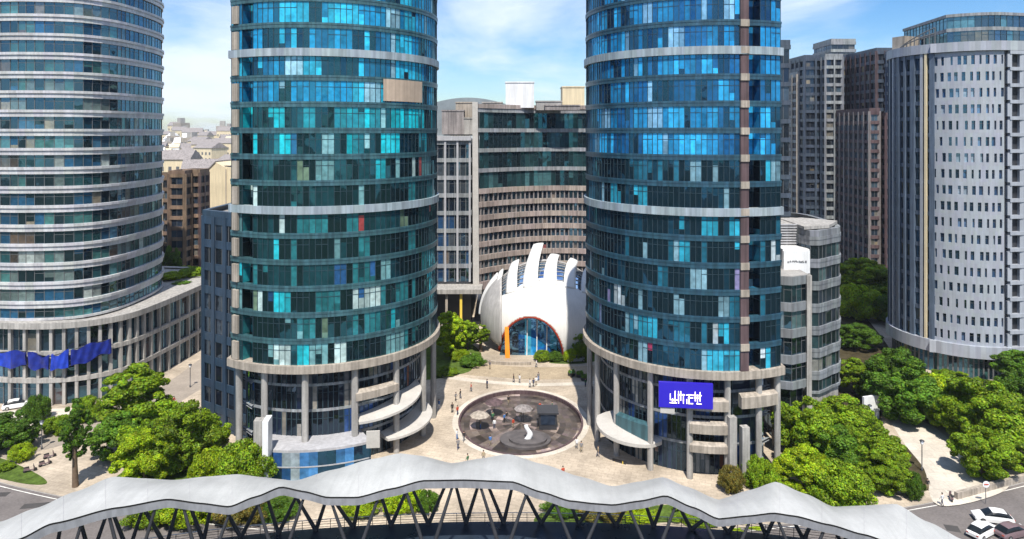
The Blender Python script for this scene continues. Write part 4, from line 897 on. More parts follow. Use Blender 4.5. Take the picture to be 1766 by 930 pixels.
top = [[a + (b - a) * f + Vector((0, 0, .35 * math.sin(math.pi * f) )) for f in [j / 8 for j in range(9)]] for a, b in rows]
mb = MB(); mb.grid(top, flip=True); rf = mb.build('canopy_roof', M['canopy'], FB)
for i in range(6, NS, 9):      # standing seams between the roof sheets
    mb = MB(); mb.tube([p + Vector((0, 0, .005)) for p in top[i]], .022, 4); sm_ = mb.build('seam', M['fascia'], FB); sm_.parent = rf
TH = 1.0
mb = MB()      # front fascia: dark shadow gap, then the grey board, set a little back
f0 = [b + Vector((0, .02, 0)) for a, b in rows]; f1 = [b + Vector((0, .12, -.16)) for a, b in rows]; f1b = [b + Vector((0, .03, -.2)) for a, b in rows]; f2 = [b + Vector((0, .25, -TH - .05)) for a, b in rows]
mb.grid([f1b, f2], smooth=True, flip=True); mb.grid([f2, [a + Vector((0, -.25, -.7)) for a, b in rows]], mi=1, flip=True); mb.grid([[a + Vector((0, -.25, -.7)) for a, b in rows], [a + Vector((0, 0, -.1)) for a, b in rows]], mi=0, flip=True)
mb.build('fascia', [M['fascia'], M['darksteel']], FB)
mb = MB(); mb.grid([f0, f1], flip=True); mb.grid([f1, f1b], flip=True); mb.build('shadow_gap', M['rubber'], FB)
DKZ = 4.2
mb = MB(); dk0 = [Vector((a.x, a.y + .3, DKZ)) for a, b in rows]; dk1 = [Vector((b.x, b.y - .5, DKZ)) for a, b in rows]
mb.grid([dk0, dk1], smooth=False, flip=False); lo0 = [p - Vector((0, 0, .9)) for p in dk0]; lo1 = [p - Vector((0, 0, .9)) for p in dk1]
mb.grid([dk1, lo1], smooth=False); mb.grid([lo1, lo0], smooth=False); mb.grid([lo0, dk0], smooth=False)
mb.build('deck', M['deck'], FB)
for side_, row, off_ in ((0, dk0, -.25), (1, dk1, .25)):
    mb = MB()
    for zr_ in (.3, .6, .9): mb.tube([p + Vector((0, off_, zr_)) for p in row], .025, 4)
    for p in row[::3]: mb.box(p.x - .03, p.x + .03, p.y + off_ - .03, p.y + off_ + .03, p.z, p.z + 1.15)
    ba = mb.build('balustrade', M['darksteel'], FB)
    mb = MB(); mb.tube([p + Vector((0, off_, 1.15)) for p in row], .05, 6); hr = mb.build('handrail', M['chrome'], FB); hr.parent = ba
idx = list(range(8, NS - 6, 8))
for n_, i in enumerate(idx):
    a, b = rows[i]; da, db = dk0[i], dk1[i]; j = min(NS, i + 3 + (n_ * 3 % 4)); k = max(0, i - 3 - (n_ * 2 % 5))
    for tgt in (j, k):
        tp = rows[tgt][0] + Vector((0, -.5, -.6)); mb = MB(); mb.tube([da + Vector((0, -.4, 0)), tp], [.24, .15], 8); mb.build('strut', M['darksteel'], FB)
    if n_ % 2 == 0:
        for tgt in (min(NS, i + 5), max(0, i - 5)):
            tp = rows[tgt][1] + Vector((0, .6, -1.0)); mb = MB(); mb.tube([db + Vector((0, .5, 0)), tp], [.24, .15], 8); mb.build('strut', M['darksteel'], FB)
for i in idx[::4]:
    mb = MB(); p = (dk0[i] + dk1[i]) / 2; mb.tube([(p.x, p.y, 0), (p.x, p.y, DKZ - .9)], .6, 12); mb.build('pier', M['concrete'], FB)

# ================================================================== VEGETATION
def leaf_mesh(name, clumps, n, size, seed, mat, upbias=.15):
    rs = np.random.RandomState(seed); w_ = np.array([c[3] ** 2 for c in clumps]); w_ = w_ / w_.sum(); ci = rs.choice(len(clumps), n, p=w_)
    cc = np.array([c[:3] for c in clumps]); cr_ = np.array([c[3] for c in clumps]); sq = np.array([c[4] if len(c) > 4 else .8 for c in clumps])
    d = rs.normal(size=(n, 3)); d /= np.linalg.norm(d, axis=1)[:, None]; rad = cr_[ci] * (.55 + .5 * rs.rand(n) ** .5)
    p = cc[ci] + d * rad[:, None] * np.stack([np.ones(n), np.ones(n), sq[ci]], 1)
    nr = d + rs.normal(size=(n, 3)) * .55; nr[:, 2] += upbias; nr /= np.linalg.norm(nr, axis=1)[:, None]
    t = np.cross(nr, rs.normal(size=(n, 3))); t /= np.linalg.norm(t, axis=1)[:, None]; b = np.cross(nr, t)
    s = size * (.6 + .8 * rs.rand(n))[:, None]
    V = np.stack([p - t * s, p - b * s * .55 + nr * s * .12, p + t * s, p + b * s * .55 + nr * s * .12], 1).reshape(-1, 3)
    me = bpy.data.meshes.new(name); me.vertices.add(4 * n); me.loops.add(4 * n); me.polygons.add(n)
    me.vertices.foreach_set('co', V.astype(np.float32).ravel()); me.loops.foreach_set('vertex_index', np.arange(4 * n, dtype=np.int32)); me.polygons.foreach_set('loop_start', np.arange(0, 4 * n, 4, dtype=np.int32))
    me.update(calc_edges=True); me.materials.append(mat)
    clv = rs.uniform(.72, 1.3, len(clumps))[ci]; lv = rs.uniform(.5, 1.5, n) * clv; wy = rs.uniform(-.2, .35, n)
    col = np.stack([lv * (1 + wy), lv, lv * (1 - wy), np.ones(n)], 1).astype(np.float32)
    a = me.attributes.new('col', 'FLOAT_COLOR', 'FACE'); a.data.foreach_set('color', col.ravel()); return me
def make_clumps(rs, R, h, zc, nbig, nsmall):
    c = [(0, 0, zc, R * .50, h / R * .85)]
    for i in range(nbig):
        th = rs.uniform(0, 6.283); f = rs.uniform(-.85, .95); q = math.sqrt(max(0, 1 - f * f)) * rs.uniform(.55, .78); c.append((R * q * math.cos(th), R * q * math.sin(th), zc + h * f * .70, R * rs.uniform(.22, .36), .95))
    for i in range(nsmall):
        th = rs.uniform(0, 6.283); f = rs.uniform(-.95, 1); q = math.sqrt(max(0, 1 - f * f)) * rs.uniform(.78, 1.02); c.append((R * q * math.cos(th), R * q * math.sin(th), zc + h * f * .95, R * rs.uniform(.10, .21), .9))
    return c
TREEP = {}
def tree_proto(key, R, H, zc, hh, n, size, seed, mat, trunk_r=.25):
    rs = random.Random(seed); root = empty('tree', (0, 0, 0), 'x', 'tree'); cl_s = make_clumps(rs, R, hh, zc, 16, 60)
    me = leaf_mesh('crown', cl_s, n, size, seed, mat); c = bpy.data.objects.new('crown', me); COL.objects.link(c); c.parent = root
    mb = MB(); mb.tube([(0, 0, 0), (.05, .03, zc * .4), (.0, .08, zc * .8), (.05, 0, zc + hh * .4)], [trunk_r * 1.3, trunk_r, trunk_r * .8, trunk_r * .3], 8)
    for cx_, cy_, cz_, r__, *_ in cl_s[1:10]: mb.tube([(0, .05, zc * .62), (cx_ * .5, cy_ * .5, (zc * .62 + cz_) / 2 + .3), (cx_, cy_, cz_)], [trunk_r * .5, trunk_r * .32, trunk_r * .12], 6)
    t = mb.build('trunk', M['bark'], root); TREEP[key] = dict(root=root, R=R, H=zc + hh, used=False)
tree_proto('broad', 4.0, 0, 4.7, 4.3, 36000, .15, 1, M['leaf'])
tree_proto('round', 4.0, 0, 4.6, 4.4, 36000, .15, 2, M['leaf'])
tree_proto('tall', 3.0, 0, 5.6, 4.6, 30000, .15, 3, M['leaf'])
tree_proto('narrow', 1.7, 0, 6.9, 3.7, 8000, .15, 4, M['leaf'], .3)
tree_proto('low', 4.0, 0, 2.5, 2.4, 24000, .15, 5, M['leaf'], .16)
tree_proto('bushy', 4.0, 0, 1.9, 2.0, 18000, .15, 6, M['leaf'], .12)
def tree(key, px, d, ytop, wpx, label, mat='leaf', name='tree', cat='tree', group=None, rot=None, zb=PZ):
    P = TREEP[key]; root = P['root'] if not P['used'] else copy_tree(P['root'])
    P['used'] = True; zt = Z(ytop, d) - zb; s = wpx / F * d / 2 / P['R'] * ((1.10 if px > 1000 else 1.04) if cat == 'tree' and wpx > 60 else 1.0); root.scale = (s, s, zt / P['H']); root.location = (X(px, d), d, zb); root.rotation_euler = (0, 0, rnd.uniform(0, 6.28) if rot is None else rot)
    root.name = name; tag(root, label, cat, group)
    for ch in root.children:
        if ch.name.startswith('crown'):
            ch.material_slots[0].link = 'OBJECT'; ch.material_slots[0].material = M[mat]
            if cat == 'shrub': ch.name = 'foliage'
        elif cat == 'shrub': ch.name = 'stem'
GT = 'garden trees'
SPEC = [
 ('tall', 232, 111, 633, 104, 'tall rounded tree rising at the back of the corner grove by the street', 'leaf'),
 ('broad', 268, 103, 694, 108, 'broad bright tree in the middle of the corner grove', 'leaf'),
 ('round', 318, 101, 700, 108, 'rounded bright green tree of the corner grove above the canopy trough', 'leaf'),
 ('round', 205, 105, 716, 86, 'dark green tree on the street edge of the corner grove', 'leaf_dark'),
 ('broad', 350, 105, 716, 84, 'green tree of the corner grove closest to the dark annex', 'leaf'),
 ('broad', 250, 97, 746, 92, 'low crowned tree at the front of the corner grove by the canopy', 'leaf_light'),
 ('low', 418, 95, 771, 95, 'low yellow green tree between the white pylon and the corner grove', 'leaf'),
 ('low', 368, 95, 778, 76, 'small bright tree tucked against the canopy beside the corner grove', 'leaf_light'),
 ('round', 18, 107, 713, 80, 'rounded tree by the parked scooters at the road corner', 'leaf_dark'),
 ('narrow', 130, 96, 688, 46, 'thin ivy wrapped tree standing alone on the pale yard', 'leaf_dark'),
 ('low', 150, 118, 688, 50, 'small loose tree in front of the ringed office podium', 'leaf'),
 ('bushy', 62, 118, 686, 42, 'dark bush before the glazed corner of the pale podium', 'leaf_dark'),
 ('tall', 776, 152, 540, 56, 'bright tree beside the teal tower near the white shell', 'leaf_light'),
 ('tall', 806, 157, 553, 40, 'slim tree left of the white shell mouth', 'leaf'),
 ('narrow', 829, 155, 560, 30, 'thin sapling closest to the flank of the white shell', 'leaf'),
 ('tall', 998, 152, 568, 36, 'young tree between the white shell and the blue tower', 'leaf'),
 ('broad', 1388, 104, 690, 94, 'tree nearest the grey stepped annex in the right grove', 'leaf'),
 ('round', 1455, 110, 688, 100, 'olive green tree at the back of the right grove', 'leaf'),
 ('broad', 1506, 100, 738, 96, 'broad yellow green tree on the path side of the right grove', 'leaf'),
 ('round', 1436, 101, 736, 92, 'round tree in the heart of the right grove', 'leaf_dark'),
 ('round', 1388, 95, 776, 92, 'bright low tree rising just behind the canopy peak', 'leaf_light'),
 ('low', 1450, 91.5, 806, 96, 'dense low tree at the canopy edge of the right grove', 'leaf'),
 ('broad', 1524, 95, 790, 74, 'leafy tree at the path corner of the right grove', 'leaf'),
 ('tall', 1490, 196, 448, 85, 'bright crowned tree deep between the annex and the white tower', 'leaf_light'),
 ('broad', 1462, 200, 454, 70, 'tree against the striped wing in the far garden', 'leaf'),
 ('broad', 1530, 190, 466, 80, 'shaded tree by the foot of the maroon tower', 'leaf'),
 ('low', 1478, 183, 494, 70, 'yellow green tree in front of the far garden trees', 'leaf_light'),
 ('low', 1540, 178, 510, 60, 'low dark tree in the shade behind the white round tower', 'leaf_dark'),
 ('tall', 1472, 131, 620, 58, 'small feathery tree beside the rounded wing', 'leaf'),
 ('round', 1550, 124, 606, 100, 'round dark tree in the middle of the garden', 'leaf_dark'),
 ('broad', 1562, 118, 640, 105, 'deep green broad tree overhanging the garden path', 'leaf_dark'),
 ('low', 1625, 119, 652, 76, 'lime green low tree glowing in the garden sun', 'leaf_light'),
 ('round', 1592, 122, 648, 84, 'leafy tree wedged between the dark trees and the lime one', 'leaf'),
 ('broad', 1650, 113, 682, 84, 'broad tree on the left of the large leafy garden group', 'leaf'),
 ('broad', 1690, 110, 655, 116, 'large leafy tree facing the garden path', 'leaf'),
 ('round', 1735, 103, 690, 120, 'tall bright tree standing over the parked cars', 'leaf'),
 ('broad', 1695, 99, 742, 90, 'tree casting its shade on the sandy path', 'leaf'),
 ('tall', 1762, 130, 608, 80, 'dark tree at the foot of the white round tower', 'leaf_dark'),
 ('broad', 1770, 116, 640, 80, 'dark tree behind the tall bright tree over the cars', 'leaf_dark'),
 ('tall', 1640, 127, 640, 70, 'green tree behind the lime coloured one', 'leaf'),
 ('round', 1475, 158, 560, 70, 'dark tree beside the rounded wing in the shaded gap', 'leaf_dark'),  # tree added to darken a gap that should lie in shadow
 ('broad', 318, 184, 460, 66, 'bright tree on the street behind the podium wing roof', 'leaf_light'),
 ('round', 345, 180, 466, 40, 'small tree in the gap before the dark annex', 'leaf'),
 ('tall', 296, 192, 425, 36, 'dark slender tree against the brown apartments', 'leaf_dark'),
]
for s in SPEC: tree(s[0], s[1], s[2], s[3], s[4], s[5], s[6])
BUSH = [
 (262, 88, 866, 90, 'leafy shrub under the canopy beside the curved road', 'leaf'), (335, 88, 852, 100, 'bright shrub under the long left dip of the canopy', 'leaf_light'), (420, 88, 860, 90, 'dry golden shrub under the canopy', 'leaf_dry'),
 (480, 89, 868, 70, 'dark shrub under the canopy below the white pylon', 'leaf_dark'), (625, 90, 860, 70, 'yellow green shrub under the canopy left of the tall bright bush', 'leaf_light'), (690, 91, 842, 80, 'tall bright bush under the highest canopy peak', 'leaf_light'),
 (735, 90, 850, 40, 'dark bush beside the pale paving under the canopy', 'leaf_dark'), (970, 90, 862, 70, 'dark leafy bush under the dip of the canopy', 'leaf_dark'), (1040, 89, 868, 90, 'golden bush under the canopy before the blue tower', 'leaf_dry'), (1100, 89, 876, 70, 'bright bush under the canopy before the blue tower', 'leaf_light'),
 (1200, 88, 884, 80, 'mixed green bush under the right end of the canopy', 'leaf'), (1270, 88, 896, 80, 'bright bush under the deepest canopy trough', 'leaf_light'),
 (1300, 97, 792, 60, 'leafy shrub at the entrance piers of the blue tower', 'leaf'), (1262, 95, 808, 44, 'yellowish shrub by the balcony panels of the blue tower', 'leaf_dry'), (1322, 94, 806, 50, 'green shrub below the grey stepped annex', 'leaf'),
 (816, 146, 614, 44, 'clipped dark hedge bush on the lawn before the shell', 'leaf_dark'), (768, 141, 636, 44, 'low flowering bush on the lawn by the teal tower', 'leaf'), (790, 150, 604, 40, 'light bush on the lawn under the bright tree', 'leaf_light'),
 (936, 149, 606, 30, 'small bush at the centre of the shell mouth', 'leaf'), (958, 149, 608, 28, 'dark bush before the blue glazing of the shell', 'leaf_dark'), (985, 148.5, 604, 26, 'yellow green bush at the right of the shell mouth', 'leaf_light'), (1004, 149, 596, 30, 'bush by the parked silver car near the shell', 'leaf'),
 (38, 104, 768, 40, 'yellow green hedge bush along the road corner', 'leaf_light'), (8, 101, 800, 30, 'small bush at the road corner kerb', 'leaf'), (100, 113, 720, 46, 'low bush in the pale yard by the podium', 'leaf'), (1575, 93, 818, 36, 'dark bush in the bed beside the sandy path', 'leaf_dark'), (1500, 128, 668, 40, 'bush behind the right grove by the pale wall', 'leaf'),
]
for i, (px_, d, yt, w_, lab, mt) in enumerate(BUSH): tree('bushy', px_, d, yt, w_, lab, mt, 'shrub', 'shrub')
for px_, d, yt, w_, lab, mt in ((300, 163, 470, 46, 'bright shrub in the roof garden of the pale podium wing', 'leaf_light'), (332, 166, 462, 44, 'leafy shrub at the far end of the roof garden', 'leaf'), (312, 158, 486, 30, 'low round bush at the front of the roof garden', 'leaf_dark')): tree('bushy', px_, d, yt, w_, lab, mt, 'shrub', 'shrub', zb=15.0)
sheet('grass', spline([(-21, 139), (-10, 141), (-8, 147), (-7, 154), (-12, 165), (-20, 170)], 6), [], PZ + .01, M['grass'], kind='stuff')
sheet('grass', spline([(8, 147.6), (15, 147.0), (19, 150), (18, 156), (13, 152)], 6), [], PZ + .02, M['grass'], kind='stuff')
sheet('grass', spline([(-56, 92.6), (-46, 89.5), (-30, 87), (-30, 95), (-38, 99), (-47, 106), (-54, 108), (-57, 101)], 6), [], PZ + .02, M['grass'], kind='stuff')
sheet('grass', spline([(-80, 101), (-70, 97), (-66, 96.8), (-70, 100), (-80, 105)], 6), [], PZ + .02, M['grass'], kind='stuff')
sheet('grass', spline([(4, 86), (18, 87), (36, 89.5), (46, 92), (40, 96), (30, 92.8), (18, 91), (5, 90)], 6), [], PZ + .02, M['grass'], kind='stuff')

# ================================================================== STREET FURNITURE, VEHICLES, PEOPLE
def lamp_proto():
    r = empty('street_lamp', (0, 0, 0), 'x', 'street lamp'); mb = MB(); mb.tube([(0, 0, 0), (0, 0, .4), (0, 0, .41), (0, 0, 3.9)], [.14, .14, .075, .06], 10); mb.build('post', M['darksteel'], r)
    mb = MB(); mb.tube([(0, 0, 3.9), (0, 0, 4.35), (0, 0, 4.4)], [.16, .30, .1], 10); mb.build('lamp_head', M['glyph'] if False else M['white'], r)
    mb = MB(); mb.tube([(0, 0, 4.4), (0, 0, 4.48), (0, 0, 4.6)], [.36, .3, .05], 10); mb.build('lamp_cap', M['darksteel'], r); return r
lp = lamp_proto()
for i, (px_, py_, lab) in enumerate(((1590, 812, 'black lamp post in the middle of the sandy path'), (72, 775, 'dark lamp post standing on the pale yard'), (656, 632, 'x'), (328, 668, 'lamp post on the side street before the dark annex'), (1500, 745, 'lamp post at the back of the right grove'))):
    if lab == 'x': continue
    o = lp if i == 0 else copy_tree(lp); x, y = G(px_, py_, PZ); o.location = (x, y, PZ); tag(o, lab, 'street lamp', 'lamp posts')
RSN = empty('road_sign', (*G(1700, 868, PZ), PZ), 'round white road sign on a thin post by the parked cars', 'sign')
x, y = G(1700, 868, PZ); mb = MB(); mb.tube([(x, y, PZ), (x, y, 2.9)], .05, 8); mb.build('post', M['mullgrey'], RSN); mb = MB(); mb.tube([(x, y - .06, 2.7), (x, y - .1, 2.7)], .45, 20); mb.build('disc', M['white'], RSN)
mb = MB(); mb.box(x - .3, x + .3, y - .13, y - .105, 2.63, 2.77); mb.build('bar', M['red'], RSN)

def car_proto(paint):
    r = empty('parked_car', (0, 0, 0), 'x', 'car'); L, Wd = 4.5, 1.8
    def loft(sec, mat, name, parent, glassidx=None):
        mb = MB(); rows = []
        for x, zl, zh, hw, hw2 in sec: rows.append([(x, -hw, zl), (x, -hw, zl + (zh - zl) * .55), (x, -hw2, zh), (x, -hw2 * .5, zh + .03), (x, hw2 * .5, zh + .03), (x, hw2, zh), (x, hw, zl + (zh - zl) * .55), (x, hw, zl)])
        mb.grid(rows, smooth=False, flip=False); mb.face(rows[0]); mb.face(rows[-1][::-1]); return mb.build(name, mat, parent)
    b = loft([(-2.25, .4, .72, .72, .6), (-2.1, .28, .86, .84, .74), (-1.4, .24, .95, .9, .82), (-.5, .24, .97, .9, .84), (.7, .24, .96, .9, .84), (1.5, .24, .88, .9, .8), (2.1, .28, .74, .84, .72), (2.25, .4, .62, .7, .58)], paint, 'body', r)
    loft([(-2.0, .9, .93, .76, .72), (-1.35, .92, 1.40, .80, .60), (-.5, .94, 1.48, .80, .62), (.25, .94, 1.44, .80, .60), (1.15, .92, .97, .78, .72)], M['carglass'], 'windows', r)
    loft([(-1.38, 1.38, 1.42, .62, .58), (-.5, 1.46, 1.52, .64, .6), (.28, 1.42, 1.47, .62, .57)], paint, 'roof', r)
    for x in (-1.4, 1.4):
        for s in (-1, 1):
            mb = MB(); mb.tube([(x, s * .70, .33), (x, s * .92, .33)], .33, 16); wh_ = mb.build('wheel', M['rubber'], r); mb = MB(); mb.tube([(x, s * .91, .33), (x, s * .935, .33)], .2, 12); k = mb.build('rim', M['chrome'], r); k.parent = wh_
    for s in (-1, 1):
        mb = MB(); mb.obox((2.17, s * .58), .16, .3, .58, .72); mb.build('headlight', M['white'], r); mb = MB(); mb.obox((-2.2, s * .58), .12, .26, .62, .76); mb.build('taillight', M['red'], r)
    return r
cars = [(1712, 899, 'carwhite', 2.9, 'white car parked at the garden kerb'), (1694, 922, 'carwhite', .5, 'white car with pale roof nearest the canopy end'), (1745, 924, 'carmauve', .3, 'dark mauve car at the edge of the road'), (994, 624, 'carsilver', .2, 'silver car parked beside the white shell'), (30, 704, 'carwhite', .5, 'white car parked before the pale podium')]
protoc = {}
for px_, py_, paint, rz, lab in cars:
    if paint not in protoc: o = protoc[paint] = car_proto(M[paint])
    else: o = copy_tree(protoc[paint])
    x, y = G(px_, py_); zc_ = PZ if y > road_edge(x) + 1 else .01; o.location = (x, y, zc_); o.rotation_euler = (0, 0, rz); tag(o, lab, 'car', 'parked cars')
def scooter_proto():
    r = empty('motor_scooter', (0, 0, 0), 'x', 'scooter')
    for x in (-.62, .62):
        mb = MB(); mb.tube([(x, -.06, .25), (x, .06, .25)], .25, 14); mb.build('wheel', M['rubber'], r)
    mb = MB(); mb.hexa([(-.8, -.16, .35), (-.05, -.16, .3), (-.05, .16, .3), (-.8, .16, .35), (-.75, -.13, .72), (-.1, -.12, .68), (-.1, .12, .68), (-.75, .13, .72)]); mb.box(-.1, .45, -.14, .14, .26, .33); mb.hexa([(.42, -.17, .3), (.52, -.17, .3), (.52, .17, .3), (.42, .17, .3), (.36, -.12, .95), (.44, -.12, .95), (.44, .12, .95), (.36, .12, .95)]); mb.build('body', M['carmauve'], r)
    mb = MB(); mb.box(-.78, -.12, -.13, .13, .725, .82); mb.build('seat', M['rubber'], r); mb = MB(); mb.tube([(.38, -.34, 1.02), (.42, 0, 1.0), (.38, .34, 1.02)], .025, 6); mb.tube([(.62, 0, .25), (.42, 0, 1.0)], .035, 6); mb.build('handlebar', M['darksteel'], r); return r
sp0 = scooter_proto()
for i, (px_, py_, rz, lab) in enumerate(((52, 814, .6, 'dark scooter parked at the road corner by the hedge bush'), (78, 803, .9, 'dark scooter parked halfway between road corner and yard lamp'), (86, 790, .8, 'dark scooter parked closest to the yard lamp post'), (1640, 862, 1.2, 'dark scooter left on the sandy path'))):
    o = sp0 if i == 0 else copy_tree(sp0); x, y = G(px_, py_, PZ); o.location = (x, y, PZ); o.rotation_euler = (0, 0, rz); tag(o, lab, 'scooter', 'parked scooters')

def person_mesh(pose, seed):
    st = .28 if pose == 'walk' else .06; aw = .25 if pose == 'walk' else .05
    V = [(0, 0, .95), (0, 0, 1.15), (0, .01, 1.38), (0, 0, 1.50), (0, -.02, 1.62), (0, -.02, 1.73),
         (-.10, 0, .90), (-.11, -st * .5, .50), (-.11, -st * .55 + .05, .08), (-.11, -st * .55 - .10, .04),
         (.10, 0, .90), (.11, st * .5 - .04, .50), (.11, st * .8, .09), (.11, st * .8 - .14, .04),
         (-.19, 0, 1.41), (-.24, aw * .4, 1.14), (-.25, aw * .5 - .10, .90), (-.25, aw * .5 - .13, .82),
         (.19, 0, 1.41), (.24, -aw * .4, 1.14), (.25, -aw * .5 - .10, .90), (.25, -aw * .5 - .13, .82)]
    E = [(0, 1), (1, 2), (2, 3), (3, 4), (4, 5), (0, 6), (6, 7), (7, 8), (8, 9), (0, 10), (10, 11), (11, 12), (12, 13), (2, 14), (14, 15), (15, 16), (16, 17), (2, 18), (18, 19), (19, 20), (20, 21)]
    Rr = [.15, .14, .17, .06, .105, .085, .09, .062, .045, .04, .09, .062, .045, .04, .065, .047, .035, .04, .065, .047, .035, .04]
    me = bpy.data.meshes.new('person'); me.from_pydata(V, E, []); o = bpy.data.objects.new('tmp', me); COL.objects.link(o)
    md = o.modifiers.new('s', 'SKIN'); md.use_smooth_shade = True
    for i, v in enumerate(me.skin_vertices[0].data): v.radius = (Rr[i], Rr[i] * (.72 if i < 3 else 1)); v.use_root = (i == 0)
    o.modifiers.new('ss', 'SUBSURF').levels = 1
    dg = bpy.context.evaluated_depsgraph_get(); m2 = bpy.data.meshes.new_from_object(o.evaluated_get(dg)); bpy.data.objects.remove(o); return m2
HAIR = MB(); rows = [[(.112 * math.cos(a) * math.sin(b), -.01 + .122 * math.sin(a) * math.sin(b), 1.655 + .13 * math.cos(b)) for a in [2 * math.pi * i / 10 for i in range(10)]] for b in [.05 + 1.45 * j / 5 for j in range(6)]]; HAIR.grid(rows, closed_u=True, flip=True)
pm = {p: person_mesh(p, 1) for p in ('walk', 'stand')}
hair0 = None
def person(x, y, z, rz, pose, top, bot, label, h=1.0):
    global hair0
    me = pm[pose].copy(); me.materials.clear()
    for k in ('skin', top, bot, 'cloth_black'): me.materials.append(M[k if k in M else 'cloth_' + k])
    for p in me.polygons:
        c = p.center; hand = c.z < .93 and abs(c.x) > .2; p.material_index = 0 if (c.z > 1.47 or hand) else 3 if c.z < .12 else 2 if c.z < .93 else 1; p.use_smooth = True
    o = bpy.data.objects.new('person', me); COL.objects.link(o); o.location = (x, y, z); o.rotation_euler = (0, 0, rz); o.scale = (h, h, h); tag(o, label, 'person', 'people on the plaza')
    if hair0 is None: hr = hair0 = HAIR.build('hair', M['hair'], loc=(0, 0, 0))
    else: hr = hair0.copy(); COL.objects.link(hr)
    hr.parent = o; hr.location = (0, 0, 0)
PE = [(886, 660, 'walk', 'black', 'navy', 'person in black walking between the shell and the round court'), (896, 661, 'stand', 'white', 'grey', 'person in a white top beside the one in black behind the court'), (920, 668, 'walk', 'navy', 'black', 'person in navy standing at the far rim of the round court'),
 (786, 692, 'walk', 'grey', 'black', 'person in grey walking past the left end of the court'), (780, 712, 'stand', 'black', 'black', 'person all in black by the left end of the court'), (789, 716, 'stand', 'red', 'navy', 'person in a red top by the left end of the court'), (757, 706, 'walk', 'blue', 'white', 'person in a bright blue top by the teal tower canopies'),
 (800, 762, 'walk', 'black', 'grey', 'person in a black top with grey trousers near the canopy dip'), (790, 776, 'walk', 'grey', 'navy', 'person in a grey top with navy trousers near the canopy dip'), (845, 637, 'stand', 'navy', 'khaki', 'person in navy and khaki at the low curved wall'), (925, 634, 'walk', 'white', 'navy', 'person in white entering the shell mouth'), (985, 652, 'stand', 'green', 'black', 'person in green by the round planters'),
 (1600, 846, 'stand', 'black', 'khaki', 'person in black on the sandy garden path'), (205, 770, 'walk', 'white', 'black', 'person in white crossing the pale yard'), (300, 700, 'walk', 'red', 'black', 'person in red walking up the side street'), (1625, 872, 'walk', 'white', 'navy', 'person in white near the sandy path end')]
for i, (px_, py_, pose, tp, bt, lab) in enumerate(PE): x, y = G(px_, py_, PZ); person(x, y, PZ, rnd.uniform(0, 6.28), pose, tp, bt, lab, rnd.uniform(.95, 1.06))
for x, y, pose, tp, bt, lab in ((-3, 116, 'stand', 'white', 'navy', 'person in white down in the round court'), (2.5, 112.5, 'walk', 'red', 'black', 'person in red down in the round court'), (5, 121, 'walk', 'navy', 'grey', 'person in navy on the far floor of the court')): person(x, y, PD, rnd.uniform(0, 6), pose, tp, bt, lab)

tops = ['black', 'navy', 'white', 'red', 'grey', 'khaki', 'blue', 'green']; bots = ['black', 'grey', 'khaki', 'navy', 'blue']; rq = random.Random(19); combos = [(a, b) for a in tops for b in bots if a != b]; rq.shuffle(combos)
for i in range(len(combos)):
    tp, bt = combos[i]; a = rq.uniform(0, 6.283); f = rq.uniform(.15, .85) if i < 15 else rq.uniform(1.1, 1.75)
    x, y = PIT[0] + PIT[2] * f * math.cos(a), PIT[1] + PIT[3] * f * math.sin(a)
    if math.hypot(x - 30.5, y - 115) < 20 or math.hypot(x + 31.6, y - 118) < 21 or (4 < x < 8.2 and 115 < y < 119.5) or (f < 1 and math.hypot(x - 2.2, y - 111.6) < 4.4): continue
    person(x, y, PD if f < 1 else PZ, rq.uniform(0, 6.28), rq.choice(('walk', 'stand')), tp, bt, f'person in a {tp} top and {bt} trousers ' + ('on the dark court floor' if f < 1 else 'on the pale paving round the court'), rq.uniform(.95, 1.06))
# round planters and things in the court
pl0 = None
for i, (px_, py_, lab) in enumerate(((986, 648, 'round dark planter nearest the green clad person'), (1000, 650, 'round dark planter between the other two by the blue tower'), (1008, 656, 'round dark planter closest to the blue tower'))):
    x, y = G(px_, py_, PZ)
    if pl0 is None:
        pl0 = o = empty('planter', (0, 0, 0), lab, 'planter'); mb = MB(); mb.tube([(0, 0, 0), (0, 0, .55)], [.7, .85], 16); mb.build('bowl', M['darksteel'], o)
        me = leaf_mesh('plants', [(0, 0, .75, .7, .6), (.3, .1, .9, .4), (-.3, .1, .85, .4)], 500, .12, 9, M['leaf_dark']); c = bpy.data.objects.new('plants', me); COL.objects.link(c); c.parent = o
    else: o = copy_tree(pl0)
    o.location = (x, y, PZ); tag(o, lab, 'planter', 'round planters')
def court_thing(name, label, cat, x, y): return empty(name, (x, y, PD), label, cat)
ki = court_thing('kiosk', 'dark glazed kiosk box in the round court', 'kiosk', 6.2, 117)
mb = MB(); mb.box(4.6, 7.6, 115.6, 118.6, PD, PD + 2.7); mb.build('wall', [M['darksteel']], ki); mb = MB(); mb.box(4.9, 7.3, 115.52, 115.6, PD + .9, PD + 2.7, 0, (.02, .03, .05)); mb.build('window', [M['glass_dark']], ki); mb = MB(); mb.box(4.3, 7.9, 115.3, 118.9, PD + 2.7, PD + 2.95); mb.build('roof', M['darksteel'], ki)
st = court_thing('stage', 'blue grey stepped stage in the round court', 'stage', 2, 112)
mb = MB(); mb.prism(ell(2.2, 111.6, 4.2, 3.4, 28), PD, PD + .35); mb.prism(ell(2.6, 111.2, 3.1, 2.4, 28), PD + .35, PD + .7); mb.build('platform', pmat('stage_floor', (.10, .09, .09), .6, var=.3, scale=.8), st)
sc = court_thing('sculpture', 'twisted white sculpture standing on the court stage', 'sculpture', 2.6, 110.8)
mb = MB(); rows = []
